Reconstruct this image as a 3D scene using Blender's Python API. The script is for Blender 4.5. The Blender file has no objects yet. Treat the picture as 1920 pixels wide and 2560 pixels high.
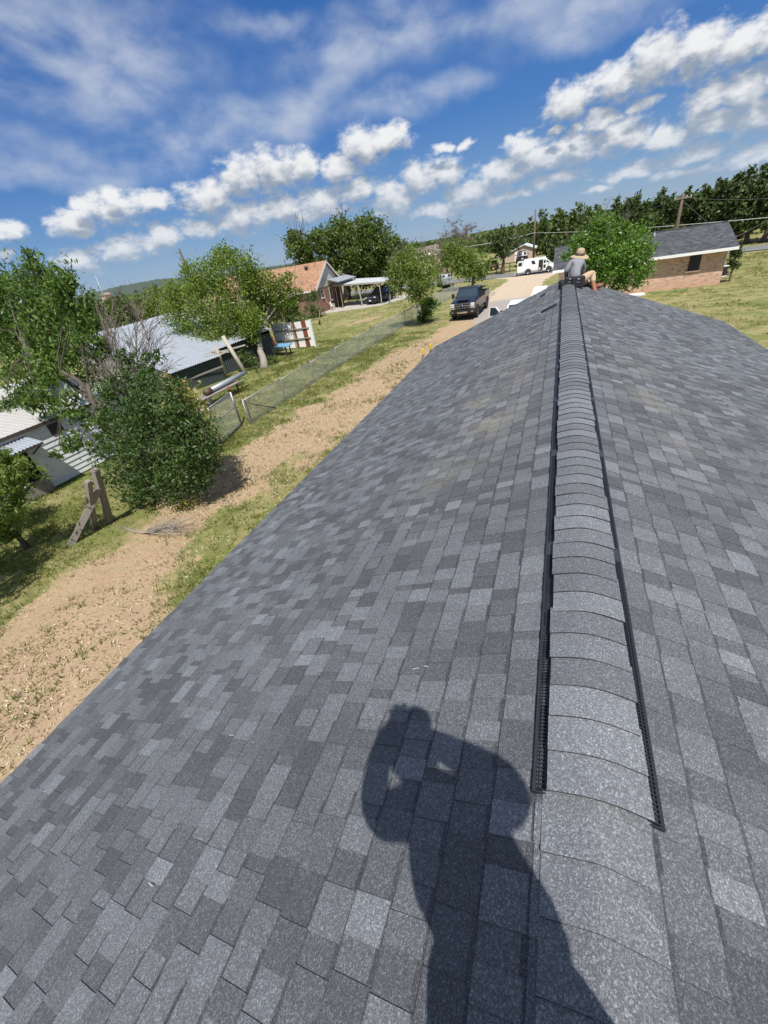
import bpy, bmesh, math, random
import numpy as np
from mathutils import Vector, Matrix

random.seed(7)
rng = np.random.default_rng(7)
R_ = math.radians
scene = bpy.context.scene
col = scene.collection

# ------------------------------------------------------------------ camera
F_PX = 1010.0            # focal length in pixels of the 1920 x 2560 photograph (ultra wide phone lens)
CAM_Z = 6.0
roll = R_(10.0)
vp = np.array([1411.0 - 960.0, 542.0 - 1280.0])          # vanishing point of the ridge
nd = np.array([math.sin(roll), math.cos(roll)])
pitch = math.atan(-(vp @ nd) / F_PX)
c_up = -np.array([nd[0] * math.cos(pitch), nd[1] * math.cos(pitch), math.sin(pitch)])
c_fw = np.array([vp[0], vp[1], F_PX]); c_fw /= np.linalg.norm(c_fw)
c_rt = np.cross(c_fw, c_up); c_rt /= np.linalg.norm(c_rt)
c_fw = np.cross(c_up, c_rt)
CR = np.stack([c_rt, c_fw, c_up])                         # world = CR @ camera(x right, y down, z forward)

cam_d = bpy.data.cameras.new('camera')
cam = bpy.data.objects.new('camera', cam_d); col.objects.link(cam)
cam_d.sensor_fit = 'VERTICAL'; cam_d.sensor_height = 24.0; cam_d.sensor_width = 18.0
cam_d.lens = F_PX / 2560.0 * 24.0
cam_d.clip_start = 0.02; cam_d.clip_end = 20000.0
m = Matrix.Identity(4)
for i in range(3):
    m[i][0] = CR[i, 0]; m[i][1] = -CR[i, 1]; m[i][2] = -CR[i, 2]
m[0][3], m[1][3], m[2][3] = 0.0, 0.0, CAM_Z
cam.matrix_world = m
scene.camera = cam

KP = 1920.0 / 1659.0     # survey coordinates were read on a 1659 px wide print of the photograph
def ray(px, py):
    w = CR @ np.array([px * KP - 960.0, py * KP - 1280.0, F_PX]); return w / np.linalg.norm(w)
def gp(px, py, z=0.0):                                    # survey: point at height z
    r = ray(px, py); t = (z - CAM_Z) / r[2]; return Vector((r[0] * t, r[1] * t, z))
def at(px, py, Y):                                        # survey: point at distance Y along the ridge
    r = ray(px, py); t = Y / r[1]; return Vector((r[0] * t, Y, CAM_Z + r[2] * t))

# ------------------------------------------------------------------ exposure, sun, sky
scene.view_settings.view_transform = 'Standard'
scene.view_settings.look = 'None'
scene.view_settings.exposure = 0.42
scene.view_settings.gamma = 1.0
SUN_EL, SUN_AZ = 59.5, 151.5                              # azimuth clockwise from the ridge direction (+Y)
sd = bpy.data.lights.new('sun', 'SUN'); sun = bpy.data.objects.new('sun', sd); col.objects.link(sun)
sd.energy = 4.4; sd.angle = R_(0.6); sd.color = (1.0, 0.955, 0.89)
svec = Vector((math.sin(R_(SUN_AZ)) * math.cos(R_(SUN_EL)), math.cos(R_(SUN_AZ)) * math.cos(R_(SUN_EL)), math.sin(R_(SUN_EL))))
sun.rotation_euler = svec.to_track_quat('Z', 'Y').to_euler()
sun.location = (10, -20, 40)

world = bpy.data.worlds.new('World'); scene.world = world; world.use_nodes = True
wt = world.node_tree; wt.nodes.clear()
class NT:
    """small helper that writes node graphs"""
    def __init__(s, t): s.t = t
    def n(s, typ, **kw):
        o = s.t.nodes.new(typ)
        for k, v in kw.items(): setattr(o, k, v)
        return o
    def put(s, sock, v):
        if hasattr(v, 'is_linked') or hasattr(v, 'links'): s.t.links.new(v, sock)
        elif v is not None: sock.default_value = v
    def math(s, op, a, b=None, c=None, clamp=False):
        o = s.n('ShaderNodeMath', operation=op, use_clamp=clamp)
        s.put(o.inputs[0], a)
        if b is not None: s.put(o.inputs[1], b)
        if c is not None: s.put(o.inputs[2], c)
        return o.outputs[0]
    def vec(s, op, a, b=None, c=None):
        o = s.n('ShaderNodeVectorMath', operation=op)
        s.put(o.inputs[0], a)
        if b is not None: s.put(o.inputs[1], b)
        if c is not None: s.put(o.inputs[2], c)
        return o.outputs['Value'] if op in ('LENGTH', 'DOT_PRODUCT', 'DISTANCE') else o.outputs['Vector']
    def xyz(s, x, y, z=0.0):
        o = s.n('ShaderNodeCombineXYZ'); s.put(o.inputs[0], x); s.put(o.inputs[1], y); s.put(o.inputs[2], z); return o.outputs[0]
    def sep(s, v):
        o = s.n('ShaderNodeSeparateXYZ'); s.put(o.inputs[0], v); return o.outputs
    def mix(s, f, a, b, blend='MIX'):
        o = s.n('ShaderNodeMix', data_type='RGBA', blend_type=blend)
        s.put(o.inputs[0], f); s.put(o.inputs[6], a); s.put(o.inputs[7], b); return o.outputs[2]
    def mixf(s, f, a, b):
        o = s.n('ShaderNodeMix', data_type='FLOAT')
        s.put(o.inputs[0], f); s.put(o.inputs[2], a); s.put(o.inputs[3], b); return o.outputs[0]
    def step(s, v, a, b, lo=0.0, hi=1.0):
        o = s.n('ShaderNodeMapRange', interpolation_type='SMOOTHSTEP')
        s.put(o.inputs[0], v)
        for i, q in zip((1, 2, 3, 4), (a, b, lo, hi)): s.put(o.inputs[i], q)
        return o.outputs[0]
    def noise(s, v, scale, detail=3.0, rough=0.55, dist=0.0, dim='3D'):
        o = s.n('ShaderNodeTexNoise', noise_dimensions=dim)
        s.put(o.inputs['Vector'], v); o.inputs['Scale'].default_value = scale; o.inputs['Detail'].default_value = detail
        o.inputs['Roughness'].default_value = rough; o.inputs['Distortion'].default_value = dist
        return o.outputs[0]
    def ramp(s, f, stops, mode='LINEAR'):
        o = s.n('ShaderNodeValToRGB'); s.put(o.inputs[0], f); cr = o.color_ramp; cr.interpolation = mode
        while len(cr.elements) < len(stops): cr.elements.new(0.5)
        for e, (p, c) in zip(cr.elements, stops): e.position = p; e.color = tuple(c) + (1.0,) if len(c) == 3 else c
        return o.outputs[0]

def az_el(px, py):
    r = ray(px, py); return math.degrees(math.atan2(r[0], r[1])), math.degrees(math.asin(r[2]))
def sky_blob(cx, cy, hw, hh):
    """direction (azimuth, elevation) and angular half sizes of a cloud puff"""
    c, s = math.cos(roll), math.sin(roll)
    a, e = az_el(cx, cy)
    a0, _ = az_el(cx - hw * c, cy + hw * s); a1, _ = az_el(cx + hw * c, cy - hw * s)
    _, e0 = az_el(cx + hh * s, cy + hh * c); _, e1 = az_el(cx - hh * s, cy - hh * c)
    return a, e, abs(a1 - a0) / 2, abs(e1 - e0) / 2

CUMULUS = [  # puffs: x, y, half width, half height
    (165, 480, 70, 38), (240, 452, 92, 42), (325, 436, 62, 30), (175, 445, 36, 24), (240, 418, 40, 22),
    (450, 425, 78, 44), (520, 380, 62, 58), (590, 372, 76, 62), (650, 362, 52, 46),
    (735, 362, 62, 36), (785, 318, 66, 54), (840, 300, 58, 40),
    (1235, 220, 74, 52), (1330, 178, 78, 56), (1420, 128, 92, 74), (1510, 112, 88, 66), (1600, 96, 82, 56), (1680, 72, 70, 62),
    (1530, 215, 66, 60), (1610, 200, 76, 70), (1690, 170, 60, 60),
    (1128, 318, 50, 36), (1300, 262, 62, 30), (1385, 226, 46, 20), (1205, 283, 22, 13), (1245, 272, 20, 12),
    (1000, 315, 22, 18), (955, 322, 34, 16),
    (170, 565, 62, 34), (255, 540, 66, 36), (345, 515, 70, 34), (430, 490, 60, 30),
    (520, 470, 76, 42), (610, 452, 70, 36), (700, 432, 76, 34), (770, 410, 50, 30), (690, 458, 90, 20),
    (850, 432, 62, 52), (905, 388, 62, 46), (965, 372, 48, 34), (1015, 412, 84, 36), (1085, 372, 76, 40),
    (1165, 338, 82, 44), (1250, 318, 84, 44), (1340, 292, 90, 46), (1440, 300, 90, 30), (1530, 268, 92, 40), (1640, 250, 90, 42),
    (960, 452, 110, 22), (1090, 425, 90, 18), (1200, 385, 78, 22), (1370, 370, 100, 22), (1500, 330, 100, 26), (1625, 330, 90, 26),
    (1290, 410, 40, 12), (1480, 375, 90, 14), (12, 500, 40, 34), (10, 545, 30, 22),
]
CIRRUS = [(180, 60, 260, 130), (90, 150, 240, 110), (300, 130, 160, 80), (820, 60, 240, 90), 
    (120, 80, 330, 120), (230, 170, 260, 90), (60, 190, 160, 60), (760, 110, 190, 90), (700, 190, 150, 60), (1000, 40, 330, 60),
    (1250, 40, 260, 60), (330, 320, 330, 55), (120, 390, 200, 40), (560, 250, 260, 50), (880, 230, 150, 40), (600, 40, 160, 40),
]
def build_sky():
    w = NT(wt)
    tc = w.n('ShaderNodeTexCoord')
    x, y, z = w.sep(tc.outputs['Generated'])[:3]
    az = w.math('MULTIPLY', w.math('ARCTAN2', x, y), 57.29578)
    el = w.math('MULTIPLY', w.math('ARCSINE', z), 57.29578)
    p = w.xyz(az, el, 0.0)
    sky = w.n('ShaderNodeTexSky', sky_type='NISHITA')
    sky.sun_disc = False; sky.sun_elevation = R_(SUN_EL); sky.sun_rotation = R_(SUN_AZ)
    sky.altitude = 300; sky.air_density = 1.0; sky.dust_density = 0.4; sky.ozone_density = 2.5
    hs = w.n('ShaderNodeHueSaturation'); hs.inputs['Saturation'].default_value = 1.2; hs.inputs['Value'].default_value = 1.0
    w.put(hs.inputs['Color'], sky.outputs[0])
    # blue of a clear Texas noon by elevation, over the computed sky
    blue = w.ramp(w.math('DIVIDE', el, 60.0, clamp=True), [(0.0, (2.9, 4.4, 6.5)), (0.07, (1.55, 3.2, 6.2)), (0.17, (0.62, 2.0, 5.6)), (0.34, (0.34, 1.42, 4.7)), (1.0, (0.5, 1.5, 4.2))])
    base = w.mix(0.80, hs.outputs[0], blue)

    g = bpy.data.node_groups.new('cloud_density', 'ShaderNodeTree')
    g.interface.new_socket('P', in_out='INPUT', socket_type='NodeSocketVector')
    g.interface.new_socket('D', in_out='OUTPUT', socket_type='NodeSocketFloat')
    q = NT(g); gi = q.n('NodeGroupInput'); go = q.n('NodeGroupOutput')
    P = gi.outputs[0]
    n1 = q.n('ShaderNodeTexNoise'); n1.inputs['Scale'].default_value = 0.55; n1.inputs['Detail'].default_value = 4.0
    q.put(n1.inputs['Vector'], q.vec('MULTIPLY', P, (0.8, 1.25, 1.0)))
    warp = q.vec('MULTIPLY', q.vec('SUBTRACT', n1.outputs['Color'], (0.5, 0.5, 0.5)), (3.4, 1.7, 0.0))
    pw = q.vec('ADD', P, warp)
    acc = None
    for b in CUMULUS:
        a, e, ra, re = sky_blob(*b)
        d = q.vec('LENGTH', q.vec('MULTIPLY_ADD', pw, (1 / ra, 1 / re, 0.0), (-a / ra, -e / re, 0.0)))
        acc = d if acc is None else q.math('SMOOTH_MIN', acc, d, 0.14)
    nz = q.noise(q.vec('MULTIPLY', P, (0.75, 1.2, 1.0)), 0.95, 5.0, 0.58)
    dens = q.math('ADD', q.math('SUBTRACT', 0.99, acc), q.math('MULTIPLY', q.math('SUBTRACT', nz, 0.5), 1.4))
    q.put(go.inputs[0], dens)
    def dens_at(vec):
        o = w.n('ShaderNodeGroup'); o.node_tree = g; w.put(o.inputs[0], vec); return o.outputs[0]
    d0 = dens_at(p)
    d1 = dens_at(w.vec('ADD', p, (0.25, 1.5, 0.0)))
    mask = w.step(d0, -0.12, 0.62)
    lit = w.step(w.math('ADD', w.math('SUBTRACT', d0, d1), w.math('MULTIPLY', w.math('SUBTRACT', 0.55, d0), 0.42)), -0.32, 0.86)
    # far low banks are veiled: the cloud colour drifts to the sky's near the horizon
    low = w.step(el, 0.0, 9.0)
    cl = w.mix(lit, (3.4, 4.0, 4.9, 1), (9.3, 9.4, 9.5, 1))
    cl = w.mix(w.math('MULTIPLY_ADD', low, -0.50, 0.50), cl, (4.0, 5.3, 7.2, 1))
    # cirrus veil
    acc = None
    cw = w.n('ShaderNodeTexNoise'); cw.inputs['Scale'].default_value = 0.12; cw.inputs['Detail'].default_value = 4.0
    w.put(cw.inputs['Vector'], p)
    pw = w.vec('ADD', p, w.vec('MULTIPLY', w.vec('SUBTRACT', cw.outputs['Color'], (0.5, 0.5, 0.5)), (14.0, 7.0, 0.0)))
    for b in CIRRUS:
        a, e, ra, re = sky_blob(*b)
        d = w.vec('LENGTH', w.vec('MULTIPLY_ADD', pw, (1 / ra, 1 / re, 0.0), (-a / ra, -e / re, 0.0)))
        acc = d if acc is None else w.math('SMOOTH_MIN', acc, d, 0.5)
    c2 = w.xyz(w.math('MULTIPLY_ADD', el, 0.55, w.math('MULTIPLY', az, 0.55)), w.math('MULTIPLY_ADD', az, -0.22, w.math('MULTIPLY', el, 1.0)))
    st = w.noise(c2, 0.20, 6.0, 0.55, 0.2)
    ci = w.math('MULTIPLY', w.step(acc, 1.45, 0.1), w.step(st, 0.26, 0.74))
    veil = w.math('MAXIMUM', w.step(el, 21.0, 38.0), w.math('MULTIPLY', w.step(w.math('ABSOLUTE', w.math('ADD', az, 16.0)), 62.0, 90.0), w.step(el, 4.0, 16.0)))  # unseen cloud overhead and behind the camera, added to make the skylight less blue
    veil = w.math('MULTIPLY', veil, w.step(w.noise(tc.outputs['Generated'], 2.2, 4.0, 0.6), 0.30, 0.62))
    ci = w.math('MAXIMUM', ci, w.math('MULTIPLY', veil, 0.9))
    colr = w.mix(w.math('MULTIPLY', ci, 0.86), base, (6.4, 7.0, 8.0, 1))
    colr = w.mix(mask, colr, cl)
    bg = w.n('ShaderNodeBackground'); w.put(bg.inputs[0], colr); bg.inputs[1].default_value = 0.07
    out = w.n('ShaderNodeOutputWorld'); w.put(out.inputs[0], bg.outputs[0])
build_sky()
world.cycles.sampling_method = 'MANUAL'; world.cycles.sample_map_resolution = 256

# ------------------------------------------------------------------ helpers: meshes and things
class MB:
    """collects simple solids; build() links them as one mesh object"""
    def __init__(s): s.v = []; s.f = []; s.mi = []; s.mat = 0; s.sm = []; s.smooth = False; s.shade = []; s.sh = 0.5
    def add(s, vs, fs, smooth=None):
        o = len(s.v); s.v += [tuple(p) for p in vs]
        for f in fs:
            s.f.append(tuple(o + i for i in f)); s.mi.append(s.mat); s.sm.append(s.smooth if smooth is None else smooth)
        s.shade += [s.sh] * len(vs)
    def quad(s, a, b, c, d): s.add([a, b, c, d], [(0, 1, 2, 3)])
    def box(s, c, size, rot=None, taper=None):
        hx, hy, hz = size[0] / 2, size[1] / 2, size[2] / 2
        tx, ty = taper or (1, 1)
        vs = [Vector(p) for p in ((-hx, -hy, -hz), (hx, -hy, -hz), (hx, hy, -hz), (-hx, hy, -hz), (-hx * tx, -hy * ty, hz), (hx * tx, -hy * ty, hz), (hx * tx, hy * ty, hz), (-hx * tx, hy * ty, hz))]
        if rot is not None:
            M = rot if isinstance(rot, Matrix) else Matrix.Rotation(rot, 3, 'Z')
            vs = [M @ p for p in vs]
        c = Vector(c)
        s.add([p + c for p in vs], [(3, 2, 1, 0), (4, 5, 6, 7), (0, 1, 5, 4), (1, 2, 6, 5), (2, 3, 7, 6), (3, 0, 4, 7)])
    def bbox(s, c, size, b=0.02, rot=None):
        """box with bevelled edges"""
        bm = bmesh.new(); bmesh.ops.create_cube(bm, size=1.0)
        bmesh.ops.scale(bm, vec=size, verts=bm.verts)
        bmesh.ops.bevel(bm, geom=bm.edges[:], offset=min(b, min(size) * 0.45), segments=2, profile=0.6, affect='EDGES')
        M = (rot if isinstance(rot, Matrix) else Matrix.Rotation(rot, 3, 'Z')) if rot is not None else Matrix.Identity(3)
        bm.verts.index_update()
        s.add([M @ v.co + Vector(c) for v in bm.verts], [[v.index for v in f.verts] for f in bm.faces]); bm.free()
    def bar(s, a, b, w, h, up=(0, 0, 1)):
        a, b = Vector(a), Vector(b); d = (b - a).normalized(); u = Vector(up)
        if abs(d.dot(u)) > 0.98: u = Vector((1, 0, 0))
        x = d.cross(u).normalized(); z = x.cross(d).normalized()
        vs = []
        for p in (a, b):
            for i, j in ((-1, -1), (1, -1), (1, 1), (-1, 1)): vs.append(p + x * (i * w / 2) + z * (j * h / 2))
        s.add(vs, [(3, 2, 1, 0), (4, 5, 6, 7), (0, 1, 5, 4), (1, 2, 6, 5), (2, 3, 7, 6), (3, 0, 4, 7)])
    def tube(s, pts, r, n=8, cap=True):
        pts = [Vector(p) for p in pts]; rs = r if isinstance(r, (list, tuple)) else [r] * len(pts)
        vs, fs = [], []
        px = None
        for i, p in enumerate(pts):
            d = (pts[min(i + 1, len(pts) - 1)] - pts[max(i - 1, 0)]).normalized()
            if px is None:
                px = d.cross(Vector((0, 0, 1)))
                if px.length < 0.05: px = d.cross(Vector((1, 0, 0)))
            px = (px - d * px.dot(d)).normalized(); pz = d.cross(px)
            for k in range(n):
                t = 2 * math.pi * k / n; vs.append(p + (px * math.cos(t) + pz * math.sin(t)) * rs[i])
        for i in range(len(pts) - 1):
            for k in range(n): fs.append((i * n + k, i * n + (k + 1) % n, (i + 1) * n + (k + 1) % n, (i + 1) * n + k))
        if cap: fs += [tuple(range(n - 1, -1, -1)), tuple((len(pts) - 1) * n + k for k in range(n))]
        s.add(vs, fs, smooth=n > 5)
    def lathe(s, prof, c=(0, 0, 0), n=20, axis='Z', smooth=True):
        """prof: (radius, height) pairs"""
        vs, fs = [], []
        for r, h in prof:
            for k in range(n):
                t = 2 * math.pi * k / n; p = (r * math.cos(t), r * math.sin(t), h)
                if axis == 'Y': p = (p[0], p[2], p[1])
                if axis == 'X': p = (p[2], p[0], p[1])
                vs.append(Vector(p) + Vector(c))
        for i in range(len(prof) - 1):
            for k in range(n): fs.append((i * n + k, i * n + (k + 1) % n, (i + 1) * n + (k + 1) % n, (i + 1) * n + k))
        s.add(vs, fs, smooth=smooth)
    def prism(s, poly, a, b):
        """polygon of 3-D points swept from offset a to offset b (vectors)"""
        n = len(poly); A = [Vector(p) + Vector(a) for p in poly]; B = [Vector(p) + Vector(b) for p in poly]
        s.add(A + B, [tuple(range(n - 1, -1, -1)), tuple(range(n, 2 * n))] + [(i, (i + 1) % n, n + (i + 1) % n, n + i) for i in range(n)])
    def loft(s, rings, close=True, cap=True):
        n = len(rings[0]); vs = [p for r in rings for p in r]; fs = []
        for i in range(len(rings) - 1):
            for k in range(n if close else n - 1): fs.append((i * n + k, i * n + (k + 1) % n, (i + 1) * n + (k + 1) % n, (i + 1) * n + k))
        if cap: fs += [tuple(range(n - 1, -1, -1)), tuple((len(rings) - 1) * n + k for k in range(n))]
        s.add(vs, fs)
    def corrugated(s, o, u, v, pitch=0.08, amp=0.012, per=6, thick=0.0):
        """ribbed sheet: o corner, u along the ribs' crossing direction, v along the ribs"""
        o, u, v = Vector(o), Vector(u), Vector(v); n = u.cross(v).normalized(); L = u.length
        k = max(2, int(L / pitch * per)); vs = []
        for i in range(k + 1):
            t = i / k; q = o + u * t + n * (amp * math.sin(2 * math.pi * t * L / pitch)); vs += [q, q + v]
        s.add(vs, [(2 * i, 2 * i + 2, 2 * i + 3, 2 * i + 1) for i in range(k)], smooth=True)
    def build(s, name, mats, parent=None, local=False):
        me = bpy.data.meshes.new(name)
        vs = s.v
        if parent is not None and not local:
            inv = parent.matrix_basis.inverted() if parent.parent is None else (parent.parent.matrix_basis @ parent.matrix_basis).inverted()
            vs = [tuple(inv @ Vector(p)) for p in vs]
        me.from_pydata(vs, [], s.f)
        for mm in (mats if isinstance(mats, (list, tuple)) else [mats]): me.materials.append(mm)
        me.polygons.foreach_set('material_index', s.mi); me.polygons.foreach_set('use_smooth', s.sm)
        at_ = me.attributes.new('shade', 'FLOAT', 'POINT'); at_.data.foreach_set('value', s.shade)
        me.update()
        o = bpy.data.objects.new(name, me); col.objects.link(o)
        if parent is not None: o.parent = parent
        return o

def tag(o, label, cat, group=None):
    o['label'] = label; o['category'] = cat
    if group: o['group'] = group
    return o
def thing(name, label, cat, loc=(0, 0, 0), rz=0.0, group=None):
    o = bpy.data.objects.new(name, None); col.objects.link(o); o.empty_display_size = 0.2
    o.matrix_basis = Matrix.Translation(Vector(loc)) @ Matrix.Rotation(rz, 4, 'Z')
    return tag(o, label, cat, group)
def kind(o, k): o['kind'] = k; return o
def dup(root, loc, rz, label, group=None):
    r = root.copy(); col.objects.link(r); r.matrix_basis = Matrix.Translation(Vector(loc)) @ Matrix.Rotation(rz, 4, 'Z'); r['label'] = label
    if group: r['group'] = group
    for ch in list(root.children):
        c = ch.copy(); col.objects.link(c); c.parent = r
        for gch in ch.children:
            d = gch.copy(); col.objects.link(d); d.parent = c
    return r
def smooth(o):
    o.data.polygons.foreach_set('use_smooth', [True] * len(o.data.polygons)); return o
# ------------------------------------------------------------------ materials
def mat(name):
    m_ = bpy.data.materials.new(name); m_.use_nodes = True; m_.node_tree.nodes.clear()
    w = NT(m_.node_tree); b = w.n('ShaderNodeBsdfPrincipled'); o = w.n('ShaderNodeOutputMaterial')
    w.put(o.inputs[0], b.outputs[0]); return m_, w, b
def bump(w, b, h, strength=0.3, dist=0.01):
    o = w.n('ShaderNodeBump'); o.inputs['Strength'].default_value = strength; o.inputs['Distance'].default_value = dist
    w.put(o.inputs['Height'], h); w.put(b.inputs['Normal'], o.outputs[0])
def obj_co(w): return w.n('ShaderNodeTexCoord').outputs['Object']
def pos(w): return w.n('ShaderNodeNewGeometry').outputs['Position']
def attr(w, name='shade'): return w.n('ShaderNodeAttribute', attribute_name=name).outputs['Fac']
def c4(c): return tuple(c) + (1.0,)

def simple(name, c, rough=0.6, metal=0.0, var=0.12, scale=6.0, spec=0.5, coat=0.0, bmp=0.0):
    """painted, moulded or woven stuff with a little unevenness and wear of its own"""
    m_, w, b = mat(name); co = obj_co(w)
    n = w.noise(co, scale, 4.0)
    lo = c4([x * (1 - var) for x in c]); hi = c4([min(1, x * (1 + var)) for x in c])
    w.put(b.inputs['Base Color'], w.mix(n, lo, hi))
    w.put(b.inputs['Roughness'], w.math('MULTIPLY_ADD', n, 0.16, rough - 0.08)); b.inputs['Metallic'].default_value = metal
    b.inputs['Specular IOR Level'].default_value = spec; b.inputs['Coat Weight'].default_value = coat; b.inputs['Coat Roughness'].default_value = 0.04
    if bmp: bump(w, b, w.noise(co, scale * 6, 3.0), bmp, 0.01)
    return m_

def shingle_mat(name, stains=True):
    m_, w, b = mat(name); p = pos(w)
    sh = attr(w)
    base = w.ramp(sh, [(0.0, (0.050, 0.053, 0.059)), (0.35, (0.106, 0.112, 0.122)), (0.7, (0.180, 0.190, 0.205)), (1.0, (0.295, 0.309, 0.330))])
    # ceramic granules: three sizes of speck
    v1 = w.n('ShaderNodeTexVoronoi'); v1.inputs['Scale'].default_value = 420.0; w.put(v1.inputs['Vector'], p)
    s1 = w.sep(v1.outputs['Color'])[0]
    v2 = w.n('ShaderNodeTexVoronoi'); v2.inputs['Scale'].default_value = 220.0; w.put(v2.inputs['Vector'], p)
    s2 = w.sep(v2.outputs['Color'])[1]
    gr = w.math('ADD', w.math('MULTIPLY', w.math('POWER', s1, 3.0), 1.6), w.math('MULTIPLY', w.math('POWER', s2, 6.0), 1.6))
    colr = w.mix(1.0, base, w.xyz(w.math('MULTIPLY_ADD', gr, 0.56, 0.60), w.math('MULTIPLY_ADD', gr, 0.56, 0.60), w.math('MULTIPLY_ADD', gr, 0.56, 0.60)), 'MULTIPLY')
    big = w.noise(p, 0.9, 4.0, 0.6)
    colr = w.mix(1.0, colr, w.mix(big, (0.82, 0.82, 0.82, 1), (1.2, 1.2, 1.19, 1)), 'MULTIPLY')
    if stains:   # dust and clay trodden in along both sides of the ridge
        x, y, z = w.sep(p)[:3]
        off = w.math('SUBTRACT', x, 0.22)
        left = w.math('MULTIPLY', w.step(w.math('ABSOLUTE', w.math('ADD', off, 0.95)), 0.85, 0.0), w.math('MULTIPLY', w.step(y, 2.2, 4.0), w.step(y, 9.8, 6.0)))
        right = w.math('MULTIPLY', w.step(w.math('ABSOLUTE', w.math('SUBTRACT', off, 0.85)), 0.45, 0.0), w.math('MULTIPLY', w.step(y, 3.0, 4.2), w.step(y, 9.0, 6.5)))
        nn = w.step(w.noise(p, 1.7, 5.0, 0.7), 0.40, 0.72)
        st = w.math('MULTIPLY', w.math('MAXIMUM', left, w.math('MULTIPLY', right, 0.7)), nn)
        colr = w.mix(w.math('MULTIPLY', st, 0.55), colr, (0.235, 0.215, 0.16, 1))
        # small pale scuffs
        sc = w.step(w.noise(w.vec('MULTIPLY', p, (9.0, 3.0, 9.0)), 1.0, 2.0, 0.4), 0.78, 0.84)
        colr = w.mix(w.math('MULTIPLY', sc, 0.5), colr, (0.24, 0.24, 0.24, 1))
    w.put(b.inputs['Base Color'], colr)
    b.inputs['Roughness'].default_value = 0.86; b.inputs['Specular IOR Level'].default_value = 0.35
    bump(w, b, s1, 0.3, 0.0012)
    return m_

def brick_mat(name, c1, c2, mortar, bw=0.21, bh=0.075, msz=0.011, wash=None):
    m_, w, b = mat(name); co = obj_co(w); x, y, z = w.sep(co)[:3]
    v = w.xyz(w.math('ADD', x, y), z, 0.0)
    t = w.n('ShaderNodeTexBrick'); w.put(t.inputs['Vector'], v)
    t.inputs['Scale'].default_value = 1.0; t.inputs['Brick Width'].default_value = bw; t.inputs['Row Height'].default_value = bh
    t.inputs['Mortar Size'].default_value = msz; t.inputs['Color1'].default_value = c4(c1); t.inputs['Color2'].default_value = c4(c2); t.inputs['Mortar'].default_value = c4(mortar); t.inputs['Bias'].default_value = -0.1
    n = w.noise(co, 2.2, 5.0, 0.65)
    cc = w.mix(1.0, t.outputs[0], w.mix(n, (0.68, 0.66, 0.66, 1), (1.3, 1.28, 1.25, 1)), 'MULTIPLY')
    # individual darker bricks
    cell = w.n('ShaderNodeTexWhiteNoise', noise_dimensions='2D')
    w.put(cell.inputs['Vector'], w.xyz(w.math('FLOOR', w.math('DIVIDE', w.math('ADD', x, y), bw)), w.math('FLOOR', w.math('DIVIDE', z, bh)), 0))
    cc = w.mix(w.math('MULTIPLY', w.step(cell.outputs[0], 0.82, 0.86), 0.35), cc, (0.1, 0.07, 0.06, 1))
    if wash: cc = w.mix(w.math('MULTIPLY', w.step(z, wash[0], 0.0), wash[1]), cc, c4(wash[2]))
    w.put(b.inputs['Base Color'], cc); b.inputs['Roughness'].default_value = 0.9; bump(w, b, t.outputs['Fac'], -0.4, 0.01)
    return m_

def wood_mat(name, c, dark=0.5, axis=2, scale=1.0):
    m_, w, b = mat(name); co = obj_co(w)
    s = [14.0 * scale] * 3; s[axis] = 0.9 * scale
    n = w.noise(w.vec('MULTIPLY', co, tuple(s)), 1.0, 5.0, 0.65); n2 = w.noise(co, 3.0, 4.0)
    cc = w.mix(n, c4([x * dark for x in c]), c4([min(1, x * 1.2) for x in c]))
    cc = w.mix(w.math('MULTIPLY', w.step(n2, 0.5, 0.75), 0.4), cc, c4([x * 0.6 for x in c]))
    w.put(b.inputs['Base Color'], cc); b.inputs['Roughness'].default_value = 0.88; bump(w, b, n, 0.5, 0.006)
    return m_

def sheet_mat(name, c, rough=0.35, metal=0.6, rust=0.0, rustc=(0.16, 0.055, 0.025), streak=(6.0, 6.0, 0.6)):
    """weathered sheet metal with dull streaks and optional rust blotches"""
    m_, w, b = mat(name); co = obj_co(w)
    n = w.noise(w.vec('MULTIPLY', co, streak), 1.0, 5.0, 0.6); n2 = w.noise(co, 1.3, 6.0, 0.7)
    cc = w.mix(n, c4([x * 0.74 for x in c]), c4([min(1, x * 1.12) for x in c]))
    if rust: 
        k = w.step(n2, 0.72 - rust * 0.3, 0.80 - rust * 0.3)
        cc = w.mix(k, cc, c4(rustc)); w.put(b.inputs['Metallic'], w.math('MULTIPLY_ADD', k, -metal, metal))
    else: b.inputs['Metallic'].default_value = metal
    w.put(b.inputs['Base Color'], cc); w.put(b.inputs['Roughness'], w.math('MULTIPLY_ADD', n2, 0.25, rough - 0.05))
    return m_

def leaf_mat(name, c, c2, trans=0.35, rough=0.5, spec=0.4):
    m_, w, b = mat(name)
    sh = attr(w); n = w.noise(pos(w), 0.9, 2.0)
    f = w.math('ADD', w.math('MULTIPLY', sh, 0.95), w.math('MULTIPLY', w.math('SUBTRACT', n, 0.35), 0.5))
    cc = w.mix(f, c4(c), c4(c2))
    w.put(b.inputs['Base Color'], cc); b.inputs['Roughness'].default_value = rough; b.inputs['Specular IOR Level'].default_value = spec
    tr = w.n('ShaderNodeBsdfTranslucent'); w.put(tr.inputs[0], w.mix(1.0, cc, (1.25, 1.35, 0.5, 1), 'MULTIPLY'))
    mx = w.n('ShaderNodeMixShader'); mx.inputs[0].default_value = trans
    w.put(mx.inputs[1], b.outputs[0]); w.put(mx.inputs[2], tr.outputs[0])
    out = [q for q in m_.node_tree.nodes if q.type == 'OUTPUT_MATERIAL'][0]; w.put(out.inputs[0], mx.outputs[0])
    return m_

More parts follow.
